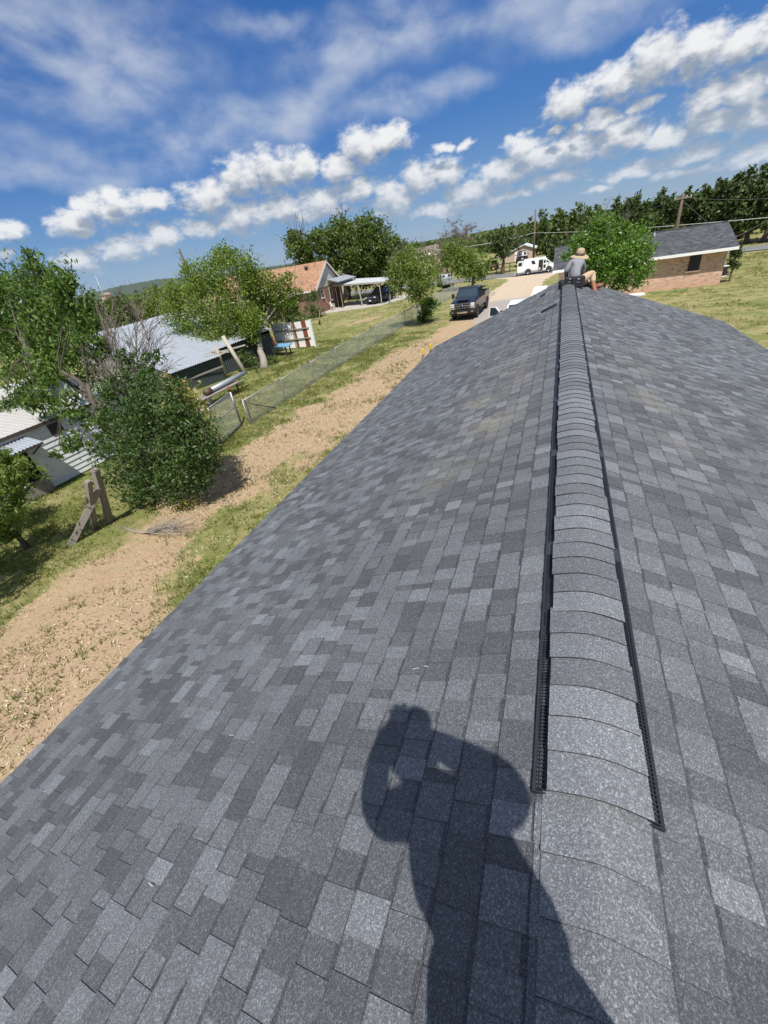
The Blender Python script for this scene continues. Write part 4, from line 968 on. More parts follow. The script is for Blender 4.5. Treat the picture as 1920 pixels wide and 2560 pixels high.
# grass that stands up: tufts near enough to be seen, kept off the worn soil
def grass():
    g = np.random.default_rng(4); out = []
    def field(n, x0, x1, y0, y1, dens):
        x = g.uniform(x0, x1, n); y = y0 + (y1 - y0) * g.random(n) ** 1.25
        p = dens(x, y); k = g.random(n) < p; return np.stack([x[k], y[k]], -1)
    patch = lambda x, y: sstep(vnoise(x, y, 31, 4, 0.8), 0.38, 0.62)
    pts = np.concatenate([field(52000, -20, -6.5, -1, 34, lambda x, y: (1 - dirt_w(x, y)) * (0.25 + 0.75 * patch(x, y))), field(16000, -12.5, -6, -1, 30, lambda x, y: dirt_w(x, y) * 0.34 * patch(x, y) ** 2 + .02),
                          field(12000, -30, -6.5, 20, 55, lambda x, y: (1 - dirt_w(x, y)) * patch(x, y)), field(26000, 4, 22, 18, 60, lambda x, y: (1 - dirt_w(x, y)) * patch(x, y) * .8)])
    n = len(pts); B = 5; P2 = np.repeat(pts, B, 0) + g.normal(size=(n * B, 2)) * 0.045; N = n * B
    h = g.uniform(0.05, 0.13, N) * np.repeat(g.uniform(.6, 1.5, n), B); a = g.uniform(0, 6.28, N); wv = g.uniform(.008, .017, N); ln = g.normal(size=(N, 2)) * (h * .55)[:, None]
    d = np.stack([np.cos(a), np.sin(a)], -1) * wv[:, None]; z0 = np.full(N, -.02)
    V = np.stack([np.c_[P2 - d, z0], np.c_[P2 + d, z0], np.c_[P2 + ln, h]], 1).reshape(-1, 3)
    me = bpy.data.meshes.new('grass_tufts'); me.vertices.add(3 * N); me.vertices.foreach_set('co', V.ravel().astype(np.float32)); me.loops.add(3 * N); me.loops.foreach_set('vertex_index', np.arange(3 * N)); me.polygons.add(N)
    me.polygons.foreach_set('loop_start', np.arange(0, 3 * N, 3)); me.polygons.foreach_set('loop_total', np.full(N, 3)); me.update(calc_edges=True)
    a_ = me.attributes.new('shade', 'FLOAT', 'POINT'); a_.data.foreach_set('value', np.repeat(np.clip(np.repeat(g.random(n), B) * .7 + g.random(N) * .3, 0, 1), 3).astype(np.float32))
    me.materials.append(M['grass_blade']); o = bpy.data.objects.new('grass_tufts', me); col.objects.link(o); kind(o, 'stuff')
grass()
# ------------------------------------------------------------------ buildings
def window(parent, c, w, h, axis, frame=0.06, glass='glass', sill=True, name='window', fm='white_paint', out=1):
    """frame with a pane and a sill on a wall; axis is the wall's outward direction: 'y-' or 'x+'"""
    q = MB(); g = MB(); c = Vector(c)
    if axis == 'y-': U, N = Vector((1, 0, 0)), Vector((0, -1, 0))
    else: U, N = Vector((0, 1, 0)), Vector((1, 0, 0))
    Z_ = Vector((0, 0, 1))
    def bx(mb, u, z, du, dz, dn, n0): 
        p = c + U * u + Z_ * z + N * n0
        s = (du, dn, dz) if axis == 'y-' else (dn, du, dz)
        mb.box(p, s)
    for s in (-1, 1): bx(q, s * (w / 2 + frame / 2), 0, frame, h + 2 * frame, 0.05, 0.01); bx(q, 0, s * (h / 2 + frame / 2), w - 0.004, frame, 0.05, 0.01)
    bx(q, 0, 0, w, .028, .03, .02)
    f = q.build(name, M[fm], parent)
    bx(g, 0, 0, w, h, 0.02, 0.012); g.build('pane', M[glass], f)
    if sill: 
        k = MB(); bx(k, 0, -h / 2 - frame - 0.04, w + 0.3, 0.075, 0.12, 0.05); k.build('sill', M['brick_pink'] if fm != 'old_white' else M['concrete'], f)
    return f

# pink brick house on the right
h = thing('brick_house', 'pink brick house with charcoal shingle roof and a dark screened window on the right lawn', 'house', (5.6, 45.2, 0))
X0, X1, YF, YB, ZE, ZR = -0.1, 11.35, 41.75, 48.65, 2.36, 3.80
q = MB(); q.box(((X0 + X1) / 2, YF + .1, 1.19), (X1 - X0, .2, 2.38)); q.box(((X0 + X1) / 2, YB - .1, 1.19), (X1 - X0, .2, 2.38))
for x in (X0 + .1, X1 - .1):
    q.prism([(x, YF + .202, 0), (x, YB - .202, 0), (x, YB - .202, 2.4), (x, 45.2, ZR - .12), (x, YF + .202, 2.4)], (-.098, 0, 0), (.098, 0, 0))
q.build('wall', M['brick_pink'], h)
q = MB(); rr_ = random.Random(3)
def shingle_plane(q, a, b, c, d, rows, r, lo=.25, hi=.8):
    """a-b eave, d-c ridge; courses of tabs as thin slabs"""
    a, b, c, d = map(Vector, (a, b, c, d)); n = (b - a).cross(d - a).normalized(); L = (b - a).length
    q.sh = .3; q.add([a - n * .06, b - n * .06, c - n * .06, d - n * .06, a, b, c, d], [(3, 2, 1, 0), (4, 5, 6, 7), (0, 1, 5, 4), (1, 2, 6, 5), (2, 3, 7, 6), (3, 0, 4, 7)])
    for i in range(rows):
        t0, t1 = i / rows, (i + 1.12) / rows; t1 = min(1, t1); x = 0
        while x < L:
            w = r.uniform(.14, .42); u0, u1 = x / L, min(1, (x + w) / L); q.sh = r.uniform(lo, hi) ** 1.3
            p = lambda u, t, e: (a.lerp(b, u)).lerp(d.lerp(c, u), t) + n * e
            q.add([p(u0, t0, .016), p(u1, t0, .016), p(u1, t1, .006), p(u0, t1, .006), p(u0, t0, .001), p(u1, t0, .001)], [(0, 1, 2, 3), (4, 5, 1, 0)]); x += w
shingle_plane(q, (X0 - .45, 41.1, 2.45), (X1 + .45, 41.1, 2.45), (X1 + .45, 45.2, 3.87), (X0 - .45, 45.2, 3.87), 26, rr_, .0, .42)
shingle_plane(q, (X1 + .45, 49.3, 2.45), (X0 - .45, 49.3, 2.45), (X0 - .45, 45.2, 3.87), (X1 + .45, 45.2, 3.87), 12, rr_, .0, .42)
q.sh = .2; q.bar((X0 - .4, 45.2, 3.885), (X1 + .4, 45.2, 3.885), .28, .05)
rf = q.build('roof', M['shingle_plain'], h)
q = MB(); q.tube([(6.85, 44.4, 3.5), (6.85, 44.4, 3.88)], .05, 8); q.build('vent_pipe', M['white_paint'], rf)
q = MB(); q.box((5.6, 41.07, 2.345), (12.35, .035, .19)); q.box((5.6, 41.43, 2.30), (12.3, .66, .02))
for x in (X0 - .44, X1 + .44): q.bar((x, 41.1, 2.36), (x, 45.2, 3.775), .03, .17); q.bar((x, 49.3, 2.36), (x, 45.2, 3.775), .03, .17)
q.build('fascia', M['white_paint'], h)
window(h, (9.42, YF, 1.72), .66, 1.06, 'y-', .035, 'screen', fm='trim_dark')
t = thing('air_conditioner', 'window air conditioner, dark with white trim, on the side of the pink brick house', 'air conditioner', (11.6, 42.5, .8))
q = MB(); q.bbox((11.57, 42.5, .80), (.40, .62, .60), .02); q.build('casing', M['trim_dark'], t)
for z in (1.135, .465): q = MB(); q.bbox((11.57, 42.5, z), (.46, .68, .06), .01); q.build('trim', M['white_plastic'], t)
q = MB(); q.box((4.9, 40.6, .05), (2.8, 1.1, .10)); q.build('concrete_pad', M['slab_white'])
o = col.objects['concrete_pad']; tag(o, 'pale concrete pad in front of the pink brick house', 'slab')
q = MB(); pts = [(6.6, 41.0, .07), (7.2, 40.7, .05), (7.9, 40.9, .05), (8.6, 40.5, .05), (9.2, 40.75, .05)]
q.tube(pts, .022, 6); tag(q.build('garden_hose', simple('hose_green', (.05, .24, .10), .5)), 'green garden hose lying on the lawn by the pink brick house', 'hose')

# red brick house on the left, gable towards the carport
h = thing('brick_house', 'red brick house with orange shingle roof and stained white board gable behind the yard', 'house', (-37, 56.6, 0))
HX0, HX1, HY0, HY1, HZE, HZR, HYM = -46.0, -29.3, 52.7, 60.5, 3.05, 5.72, 56.6
q = MB(); q.box(((HX0 + HX1) / 2, HY0 + .1, 1.5), (HX1 - HX0, .2, 3.0)); q.box(((HX0 + HX1) / 2, HY1 - .1, 1.5), (HX1 - HX0, .2, 3.0))
for x in (HX0 + .1, HX1 - .1): q.box((x, HYM, 1.46), (.196, HY1 - HY0 - .404, 2.92))
q.build('wall', M['brick_red'], h)
q = MB()
n = 30
for i in range(n):                                          # vertical gable boards
    y0 = HY0 + (HY1 - HY0) * i / n; y1 = HY0 + (HY1 - HY0) * (i + 1) / n - .012
    f = lambda y: HZE - .05 + (HZR - HZE) * (1 - abs(y - HYM) / (HYM - HY0))
    e = HX1 - .12 + random.uniform(0, .008)
    q.prism([(e, y0, 2.93), (e, y1, 2.93), (e, y1, max(2.95, f(y1))), (e, y0, max(2.95, f(y0)))], (0, 0, 0), (.14, 0, 0))
q.build('gable_boards', M['gable_board'], h)
q = MB(); ov = .38
EA = [(HX0 - ov, HY0 - .5, HZE - .22), (HX1 + ov, HY0 - .5, HZE - .22), (HX1 + ov, HYM, HZR + .12), (HX0 - ov, HYM, HZR + .12)]
shingle_plane(q, *EA, 26, rr_, .2, .9)
shingle_plane(q, (HX1 + ov, HY1 + .5, HZE - .22), (HX0 - ov, HY1 + .5, HZE - .22), EA[3], EA[2], 12, rr_, .2, .9)
def roof_orange():
    m_, w, b = mat('roof_orange_shingle'); sh = attr(w); n = w.noise(obj_co(w), 1.4, 5.0, .65)
    cc = w.mix(sh, (.24, .125, .072, 1), (.43, .255, .16, 1)); cc = w.mix(w.math('MULTIPLY', w.step(n, .5, .7), .45), cc, (.19, .12, .085, 1))
    w.put(b.inputs['Base Color'], cc); b.inputs['Roughness'].default_value = .92; return m_
rf = q.build('roof', roof_orange(), h)
q = MB(); q.lathe([(.0, .02), (.13, .02), (.13, .22), (.2, .25), (.25, .33), (.25, .47), (.2, .56), (.1, .6), (0, .61)], (-31.6, 55.6, 5.0), 12); q.build('turbine_vent', M['steel_dark'], rf)
q = MB()
q.box(((HX0 + HX1) / 2, HY0 - .5, HZE - .27), (HX1 - HX0 + 2 * ov, .04, .2))
for s, ye in ((-1, HY0 - .5), (1, HY1 + .5)): q.bar((HX1 + ov - .02, ye, HZE - .32), (HX1 + ov - .02, HYM, HZR + .02), .04, .22)
q.build('trim_board', M['white_paint'], h)
window(h, (HX1, 54.35, 2.25), .75, .95, 'x+', .05, 'glass', fm='old_white')
window(h, (HX1, 56.9, 1.95), .8, 1.5, 'x+', .05, 'glass', fm='old_white')
q = MB(); q.box((HX1 + .02, 58.6, 1.1), (.07, 1.0, 2.1)); q.build('door', M['wood_dark'], h)

# blue-grey patio roof and white carport
t = thing('patio_cover', 'blue-grey sheet metal patio cover between the red brick house and the carport', 'patio cover', (-28.2, 58.5, 0))
q = MB(); q.corrugated((-29.2, 56.3, 3.68), (0, 6.0, .02), (2.4, -1.6, -.40), .3, .02, 4); q.build('sheet', M['galv'], t)
q = MB(); q.bar((-26.9, 54.75, 3.22), (-26.9, 60.6, 3.24), .08, .14); q.bar((-29.1, 56.2, 3.6), (-26.9, 54.8, 3.22), .07, .12)
for p in ((-27.2, 55.6), (-26.95, 60.4)): q.bar((p[0], p[1], 0), (p[0], p[1], 3.16), .09, .09)
q.build('frame', M['wood_grey'], t)
t = thing('carport', 'open carport with a flat white metal roof on thin pale posts', 'carport', (-24.5, 58, 0))
fl, fr, br, bl = Vector((-28.9, 57.0, 2.86)), Vector((-20.5, 54.5, 2.58)), Vector((-20.3, 59.5, 2.60)), Vector((-27.8, 62.0, 2.98))
q = MB()
for i in range(14):
    a, b_ = i / 14, (i + .96) / 14; p = [fl.lerp(fr, a), fl.lerp(fr, b_), bl.lerp(br, b_), bl.lerp(br, a)]
    q.prism(p, (0, 0, 0), (0, 0, .035)); q.bar(p[0] + Vector((0, 0, .05)), p[3] + Vector((0, 0, .05)), .03, .035)
q.build('roof', M['white_sheet'], t)
q = MB(); d = Vector((0, 0, -.09)); q.bar(fl + d, fr + d, .06, .14); q.bar(bl + d, br + d, .06, .14); q.bar(fr + d, br + d, .06, .14); q.bar(fl + d, bl + d, .06, .14)
for f in (.25, .5, .75): q.bar(fl.lerp(fr, f) + d, bl.lerp(br, f) + d, .05, .1)
q.build('beam', M['wood_pale'], t)
for p, lean in (((-28.54, 56.96), .0), ((-24.25, 55.45), -.55), ((-21.2, 54.75), 0), ((-20.85, 57.2), 0), ((-20.45, 59.35), 0), ((-27.3, 60.6), 0), ((-24, 60.6), 0)):
    q = MB(); q.bar((p[0], p[1], 0), (p[0] + lean * .4, p[1] + .05, 2.5), .11 if lean else .08, .11 if lean else .08)
    q.bar((p[0], p[1], 2.0), (p[0] - .5, p[1] + .15, 2.48), .05, .05); q.build('post', M['wood_pale'], t)
q = MB(); q.prism([(-29.5, 52.1, 0), (-21.0, 53.8, 0), (-18.3, 59.6, 0), (-19.5, 62.5, 0), (-29.2, 62.2, 0)], (0, 0, -.05), (0, 0, .075))
tag(q.build('concrete_slab', M['concrete']), 'concrete slab under the carport and along the red brick house', 'slab')
# plastic chair and broom by the brick wall
t = thing('plastic_chair', 'white plastic chair against the red brick wall at the carport corner', 'chair', (-28.75, 55.6, .08))
q = MB(); q.bbox((-28.75, 55.55, .5), (.46, .46, .04), .015); q.build('seat', M['white_plastic'], t)
q = MB(); q.bbox((-28.98, 55.55, .78), (.045, .46, .52), .02, Matrix.Rotation(-.18, 3, 'Y')); q.build('backrest', M['white_plastic'], t)
for sx in (-1, 1):
    for sy in (-1, 1): 
        q = MB(); q.tube([(-28.75 + sx * .19, 55.55 + sy * .19, .5), (-28.75 + sx * .24, 55.55 + sy * .23, .08)], [.028, .02], 6); q.build('leg', M['white_plastic'], t)
    q = MB(); q.bar((-28.95, 55.55 + sx * .24, .72), (-28.52, 55.55 + sx * .24, .70), .05, .03); q.bar((-28.55, 55.55 + sx * .24, .70), (-28.54, 55.55 + sx * .22, .5), .03, .03); q.build('armrest', M['white_plastic'], t)
t = thing('broom', 'pale wooden broom leaning on the red brick wall beside the white chair', 'broom', (-28.9, 54.9, .08))
q = MB(); q.tube([(-28.6, 54.85, .35), (-29.22, 54.6, 1.65)], .025, 6); q.build('handle', M['wood_pale'], t)
q = MB(); q.bbox((-28.55, 54.87, .22), (.09, .30, .28), .02); q.build('brush', M['straw'], t)

# tin shed with a tilted corrugated roof, turned a little to the track
shed = thing('tin_shed', 'low shed with a wide corrugated tin roof and dark green ribbed walls', 'shed', (-22.3, 19.7, 0), R_(-17.5))
LW = shed.matrix_basis
def S(x, y, z): return LW @ Vector((x, y, z))
q = MB()
q.corrugated(S(.35, -.3, 1.50), S(.35, 3.5, 1.62) - S(.35, -.3, 1.50), S(-15, -.3, 3.62) - S(.35, -.3, 1.50), .16, .022, 6)
q.corrugated(S(-1.0, 3.42, 1.80), S(-1.0, 9.3, 2.12) - S(-1.0, 3.42, 1.80), S(-15, 3.42, 3.66) - S(-1.0, 3.42, 1.80), .16, .022, 6)
q.build('roof', M['galv_roof'], shed)
q = MB()
q.corrugated(S(0, -.2, 0), S(0, 3.4, 0) - S(0, -.2, 0), (0, 0, 1.52), .18, .028, 6)
q.corrugated(S(-1.4, 3.4, 0), S(-1.4, 9.2, 0) - S(-1.4, 3.4, 0), (0, 0, 1.84), .18, .028, 6)
q.corrugated(S(-14.8, -.2, 0), S(-14.8, 9.2, 0) - S(-14.8, -.2, 0), (0, 0, 3.5), .18, .028, 6)
q.add([S(-1.4, 9.2, 0), S(-14.8, 9.2, 0), S(-14.8, 9.2, 3.58), S(-1.4, 9.2, 2.0)], [(0, 1, 2, 3)])
q.add([S(0, 3.402, 0), S(-1.4, 3.402, 0), S(-1.4, 3.402, 1.78), S(0, 3.402, 1.58)], [(3, 2, 1, 0)])
q.build('ribbed_wall', M['green_sheet'], shed)
q = MB(); q.add([S(-.02, -.22, 0), S(-14.8, -.22, 0), S(-14.8, -.22, 3.52), S(-.02, -.22, 1.46)], [(3, 2, 1, 0)]); q.build('end_wall', M['grey_sheet'], shed)
for a, b_ in ((S(-.6, 3.2, 1.72), S(.3, 5.6, 1.78)), (S(-1.0, 3.6, 1.86), S(.6, 4.0, 1.72))): q = MB(); q.bar(a, b_, .07, .09); q.build('rafter', M['wood_pale'], shed)
q = MB(); q.bar(at(400, 822, 20.3), at(481, 791, 22.9), .05, .11); tag(q.build('fence_rail', M['wood_grey']), 'weathered grey rail nailed across in front of the dark ribbed wall', 'rail')
t = gp(488, 816); q = MB(); q.tube([t + Vector((0, 0, -.1)), t.lerp(at(467, 748, 23.0), .5), at(467, 748, 23.0)], [.12, .115, .10], 9); tag(q.build('wooden_post', M['wood_pale']), 'upright broken post with a pale top at the front of the tin shed', 'post')
t = gp(533, 809); q = MB(); b_ = at(481, 726, 23.9); q.tube([t + Vector((0, 0, -.1)), b_], [.15, .13], 10); tag(q.build('wooden_post', M['wood_pale']), 'thick pale wooden post leaning left against the tin shed', 'post')
q = MB(); q.bar(at(463, 771, 22.8), at(488, 760, 23.1), .06, .10); tag(q.build('loose_board', M['wood_pale']), 'pale loose board nailed across the upright broken post at the tin shed', 'board')
q = MB(); q.bar(at(439, 767, 22.4), at(466, 757, 23.0), .05, .08); tag(q.build('loose_board', M['wood_pale']), 'short pale board sticking out of the tin roof edge left of the broken post', 'board')
t = gp(550, 780); q = MB(); q.tube([t - Vector((0, 0, .1)), at(529, 722, t.y)], .05, 6); tag(q.build('thin_post', M['wood_grey']), 'thin dark post standing just left of the yard tree trunk', 'post')
t = gp(447, 812); q = MB(); r = random.Random(17)
for k in range(14): q.bar(t + Vector((r.uniform(-.7, .6), r.uniform(-.6, .8), .10 + .05 * k)), t + Vector((r.uniform(-.7, .7), r.uniform(.8, 2.4), .12 + .055 * k)), .14, .04)
tag(q.build('scrap_pile', M['wood_dark']), 'dark heap of scrap boards in the shade against the ribbed wall', 'scrap heap')
t = gp(462, 806); q = MB(); q.bbox(t + Vector((0, 0, .4)), (.5, 1.1, .5), .05, .3); tag(q.build('white_tub', M['old_white']), 'white tub lying under the grey rail in front of the ribbed wall', 'tub')
# rack of scrap beside it
t = thing('scrap_rack', 'low rack of old planks on the grass by the tin shed', 'rack', (-18.0, 18.3, 0))
q = MB(); r = random.Random(8)
for k in range(5): q.bar((-18.35 + k * .2 + r.uniform(-.03, .03), 16.7 + r.uniform(-.3, .2), .60 + r.uniform(0, .06)), (-18.3 + k * .2, 20.1 + r.uniform(-.3, .3), .62), .16, .04)
q.build('plank', M['wood_grey'], t)
for x, y in ((-18.3, 17.0), (-17.6, 17.0), (-18.3, 19.7), (-17.6, 19.7)):
    q = MB(); q.bar((x, y, 0), (x, y, .585), .08, .08); q.build('leg', M['wood_dark'], t)
q = MB(); a, b_ = Vector((-17.85, 17.35, .80)), Vector((-17.85, 20.9, .84))
q.tube([a.lerp(b_, .12), b_], .13, 14); tag(q.build('steel_pipe', M['galv']), 'long galvanised pipe lying on the scrap rack', 'pipe')
q = MB(); q.tube([a, a.lerp(b_, .13)], .165, 14); tag(q.build('rusty_collar', M['utv_brown']), 'rusty brown pipe collar round the end of the galvanised pipe', 'pipe collar')
q = MB(); q.tube([(-18.9, 16.9, .3), (-18.5, 17.3, .34)], .22, 14, cap=False); tag(q.build('stove_pipe', M['steel_dark']), 'short dark pipe section beside the scrap rack', 'pipe')
q = MB(); q.bbox((-18.6, 17.7, .22), (.9, .5, .44), .06, .5); tag(q.build('white_box', M['old_white']), 'white metal box tipped on the ground under the scrap rack', 'box')
q = MB(); q.prism([(-17.0, 14.6, 0), (-16.5, 14.9, 0), (-18.2, 17.3, 0), (-18.9, 17.0, 0), (-17.9, 15.6, 0)], (0, 0, -.02), (0, 0, .07)); tag(q.build('stepping_slab', M['concrete']), 'narrow concrete path slab in the grass by the gate', 'slab')

# white board shed at the far left
t0 = thing('white_shed', 'long white board shed with an open dark doorway, under the big broadleaf tree', 'shed', (-19.5, 9.5, 0))
WX = -18.1
q = MB(); z = 0.05; k = 0; r = random.Random(4)
while z < 2.36:                                             # lapped boards
    for a, b_ in ((4.0, 7.15), (8.2, 13.6)):
        q.box((WX + .02, (a + b_) / 2, z + .105), (.05, b_ - a, .205), Matrix.Rotation(-.16, 3, 'Y'))
    z += .20; k += 1
q.box((WX + .02, 7.675, 2.23), (.05, 1.05, .26))
q.box((WX - 3.2, 13.55, 1.25), (6.4, .1, 2.5)); q.box((WX - 3.2, 4.05, 1.25), (6.4, .1, 2.5)); q.box((WX - 6.4, 8.8, 1.5), (.1, 9.4, 3.0))
q.build('board_wall', M['old_white'], t0)
q = MB(); q.box((WX - .14, 7.675, 1.2), (.04, 1.1, 1.8)); q.build('doorway', M['trim_dark'], t0)
q = MB(); q.box((WX + .10, 7.5, .30), (.2, 1.5, .55)); q.build('skirting', M['wood_grey'], t0)
q = MB(); q.box((WX + .06, 9.55, 2.02), (.04, .5, .42)); q.build('window', M['trim_dark'], t0)
q = MB(); q.corrugated((WX + .18, 3.9, 2.42), (0, 9.8, 0), (-6.9, 0, .75), .22, .012, 4); q.build('roof', M['shed_roof'], t0)
q = MB(); q.box((WX + .17, 8.8, 2.36), (.04, 9.8, .12)); q.build('fascia', M['wood_dark'], t0)
t = thing('awning', 'small corrugated tin awning over the doorway of the white shed', 'awning', (WX + .4, 7.6, 2))
q = MB(); q.corrugated((WX + .95, 6.9, 1.98), (0, 1.55, 0), (-.95, 0, .20), .13, .018, 6); q.build('sheet', M['galv'], t)
q = MB(); q.box((WX + .94, 7.67, 1.925), (.04, 1.5, .08)); q.bar((WX + .9, 7.0, 1.90), (WX + .05, 7.0, 1.5), .04, .04); q.bar((WX + .9, 8.35, 1.90), (WX + .05, 8.35, 1.5), .04, .04); q.build('bracket', M['wood_dark'], t)

# pink metal shed far off
t = thing('metal_building', 'pink metal building with a white roof beyond the road, behind the white van', 'building', (-7.8, 100, 0))
q = MB(); q.prism([(-10.5, 98.4, 0), (-5.0, 98.4, 0), (-5.0, 98.4, 1.75), (-6.9, 98.4, 2.52), (-10.5, 98.4, 1.3)], (0, 0, 0), (0, 7, 0)); q.build('wall', M['pink_sheet'], t)
q = MB(); q.prism([(-10.7, 98.1, 1.27), (-6.9, 98.1, 2.56), (-4.7, 98.1, 1.72), (-4.7, 98.1, 1.80), (-6.9, 98.1, 2.68), (-10.7, 98.1, 1.36)], (0, 0, 0), (0, 7.4, 0)); q.build('roof', M['white_sheet'], t)
q = MB(); q.box((-8.2, 98.36, .85), (.9, .06, 1.7)); q.build('door', M['white_paint'], t)
# house with a brown roof past the carport
t = thing('distant_house', 'distant house with a pale brown roof behind the slim fence tree', 'house', (-21, 96, 0))
a, b_ = at(878, 552, 96), at(960, 540, 96)
q = MB(); q.box(((a.x + b_.x) / 2, 98, a.z / 2 - .3), (b_.x - a.x - 1, 6, a.z - .6 )); q.build('wall', M['brick_pink'], t)
q = MB(); q.prism([(a.x, 94.6, a.z - .7), (a.x, 101.4, a.z - .7), (a.x, 98, a.z + 1.0)], (0, 0, 0), (b_.x - a.x, 0, 0)); q.build('roof', M['roof_brown'], t)
# little houses on the far slope
for px, py, w, mt, lb in ((228, 637, 9, 'brick_pink', 'tiny pale house on the far wooded slope beside the thin mast'),):
    p = at(px, py, 420); t = thing('distant_house', lb, 'house', (p.x, 420, 0)); q = MB(); q.box((p.x, 420, p.z / 2), (w, 8, p.z)); q.build('wall', M[mt], t)
    q = MB(); q.prism([(p.x - w * .6, 415, p.z - .2), (p.x + w * .6, 415, p.z - .2), (p.x, 415, p.z + 2.6)], (0, 0, 0), (0, 10, 0)); q.build('roof', M['roof_brown'], t)

# ------------------------------------------------------------------ fences, poles, wires
fence = thing('chain_link_fence', 'long galvanised chain link fence between the dirt strip and the neighbour yard', 'fence', (-13.1, 14.6, 0))
def fx(y): return -13.12 + max(0, y - 24) * 0.045
ys = [14.7 + 3.25 * k for k in range(14)]
q = MB()
for a, b_ in zip(ys[:-1], ys[1:]): q.tube([(fx(a), a, 1.16), (fx(b_), b_, 1.16)], .024, 6)
q.build('top_rail', M['galv_pipe'], fence)
for y in ys:
    q = MB(); q.tube([(fx(y), y, -.05), (fx(y), y, 1.2)], .028, 7); q.lathe([(.034, 1.2), (.034, 1.23), (.015, 1.26), (0, 1.262)], (fx(y), y, 0), 8); q.build('post', M['galv_pipe'], fence)
def chain(q, P0, P1, z0, z1, pitch=.085, w=.0042):
    """diamond mesh: two families of slanting wires between two uprights"""
    P0, P1 = Vector(P0), Vector(P1); L = (P1 - P0).length; u = (P1 - P0) / L; hh = z1 - z0; n = int((L + hh) / pitch)
    for s in (1, -1):
        for k in range(n):
            a = k * pitch - hh
            s0, s1 = max(0, a), min(L, a + hh)
            if s1 - s0 < .02: continue
            za, zb = z0 + (s0 - a), z0 + (s1 - a)
            if s < 0: za, zb = z1 - (s0 - a), z1 - (s1 - a)
            q.bar(P0 + u * s0 + Vector((0, 0, za)), P0 + u * s1 + Vector((0, 0, zb)), w, w)
q = MB()
for a, b_ in zip(ys[:-1], ys[1:]): chain(q, (fx(a) + .03, a, 0), (fx(b_) + .03, b_, 0), .03, 1.14, .085 if a < 34 else .14, .0062 if a < 34 else .009)
q.build('wire_mesh', M['wire'], fence)
gate = thing('gate', 'open chain link gate with a pipe frame at the end of the fence', 'gate', (-13.4, 13.6, 0))
g0, g1 = Vector((-12.98, 12.45, 0)), Vector((-13.46, 14.45, 0))
q = MB()
for p in (g0, g1): q.tube([p + Vector((0, 0, .12)), p + Vector((0, 0, 1.66))], .026, 7)
for z in (.14, .95, 1.64): q.tube([g0 + Vector((0, 0, z)), g1 + Vector((0, 0, z))], .022, 6)
q.build('pipe_frame', M['galv_pipe'], gate)
q = MB(); chain(q, g0 + Vector((.02, 0, 0)), g1 + Vector((.02, 0, 0)), .15, 1.62, .075, .0058); q.build('wire_mesh', M['wire'], gate)
t = thing('gate_post', 'thick pipe gate post with a rusty top beside the gate', 'post', (-13.66, 14.72, 0)); q = MB(); q.tube([(-13.66, 14.72, -.1), (-13.66, 14.72, 1.62)], .055, 9); q.build('pipe', M['galv_pipe'], t)
q = MB(); q.tube([(-13.66, 14.72, 1.62), (-13.66, 14.72, 1.82)], .07, 9); q.build('cap', M['rust_sheet'], t)
q = MB(); q.tube([(-13.14, 15.0, .95), (-12.9, 16.6, .12)], .022, 6); tag(q.build('brace_pipe', M['steel_dark']), 'dark slanting brace pipe at the first fence post by the gate', 'brace')
q = MB(); q.tube([(-13.2, 14.9, -.05), (-13.2, 15.0, 1.1)], .035, 7); tag(q.build('rusty_post', M['steel_dark']), 'short rusty post at the corner where the fence meets the gate', 'post')

# patched sheet fence with rust stripes
t = thing('sheet_fence', 'white sheet metal fence panel with rust stripes and two rails in the yard', 'fence', (-20.5, 31.5, 0))
a0, a1 = Vector((-22.4, 31.45, 0)), Vector((-18.66, 31.6, 0)); q = MB(); q2 = MB(); q3 = MB()
segs = [(0, .28, 0), (.28, .50, 0), (.50, .545, 2), (.545, .60, 1), (.60, .69, 0), (.69, .77, 0), (.77, .88, 1), (.88, 1.0, 0)]
for s0, s1, mm in segs:
    p0, p1 = a0.lerp(a1, s0), a0.lerp(a1, s1 - .003); mb = (q, q2, q3)[mm]
    mb.corrugated(p0 + Vector((0, 0, .06)), p1 - p0, (0, 0, 2.0 + random.uniform(-.02, .05)), .2, .008, 4)
q.build('white_panel', M['white_paint'], t); q2.build('rust_panel', M['rust_sheet'], t); q3.build('grey_panel', M['grey_sheet'], t)
q = MB()
for z in (1.48, .72): q.bar(a0 + Vector((.3, -.06, z)), a1 + Vector((-.25, -.06, z + .04)), .05, .09)
q.build('rail', M['wood_grey'], t); q = MB(); q.bar(a1 + Vector((.02, -.03, 0)), a1 + Vector((.02, -.03, 2.12)), .14, .1); q.build('post', M['white_paint'], t)
# blue sheet on trestles with a traffic cone
t = thing('blue_table', 'blue sheet laid flat on trestles under the yard tree', 'table', (-21.5, 29.6, 0))
q = MB(); q.prism([(-24.2, 30.55, .72), (-22.5, 29.5, .72), (-19.4, 28.65, .70), (-19.75, 30.0, .71)], (0, 0, 0), (0, 0, .05)); q.build('top', M['tarp_blue'], t)
for x, y in ((-23.6, 30.3), (-22.3, 29.7), (-19.8, 28.9), (-20.0, 29.8)): q = MB(); q.bar((x, y, 0), (x, y, .70), .08, .08); q.build('leg', M['steel_dark'], t)
t = thing('traffic_cone', 'orange traffic cone standing on the blue sheet', 'cone', (-21.2, 29.5, .77))
q = MB(); q.lathe([(.0, 0), (.17, .025), (.15, .06), (.06, .62), (.03, .74), (0, .75)], (-21.2, 29.5, .775), 16); q.build('body', M['orange_plastic'], t)
q = MB(); q.bbox((-21.2, 29.5, .79), (.40, .40, .035), .01); q.build('base', M['orange_plastic'], t)
q = MB(); r = random.Random(14)
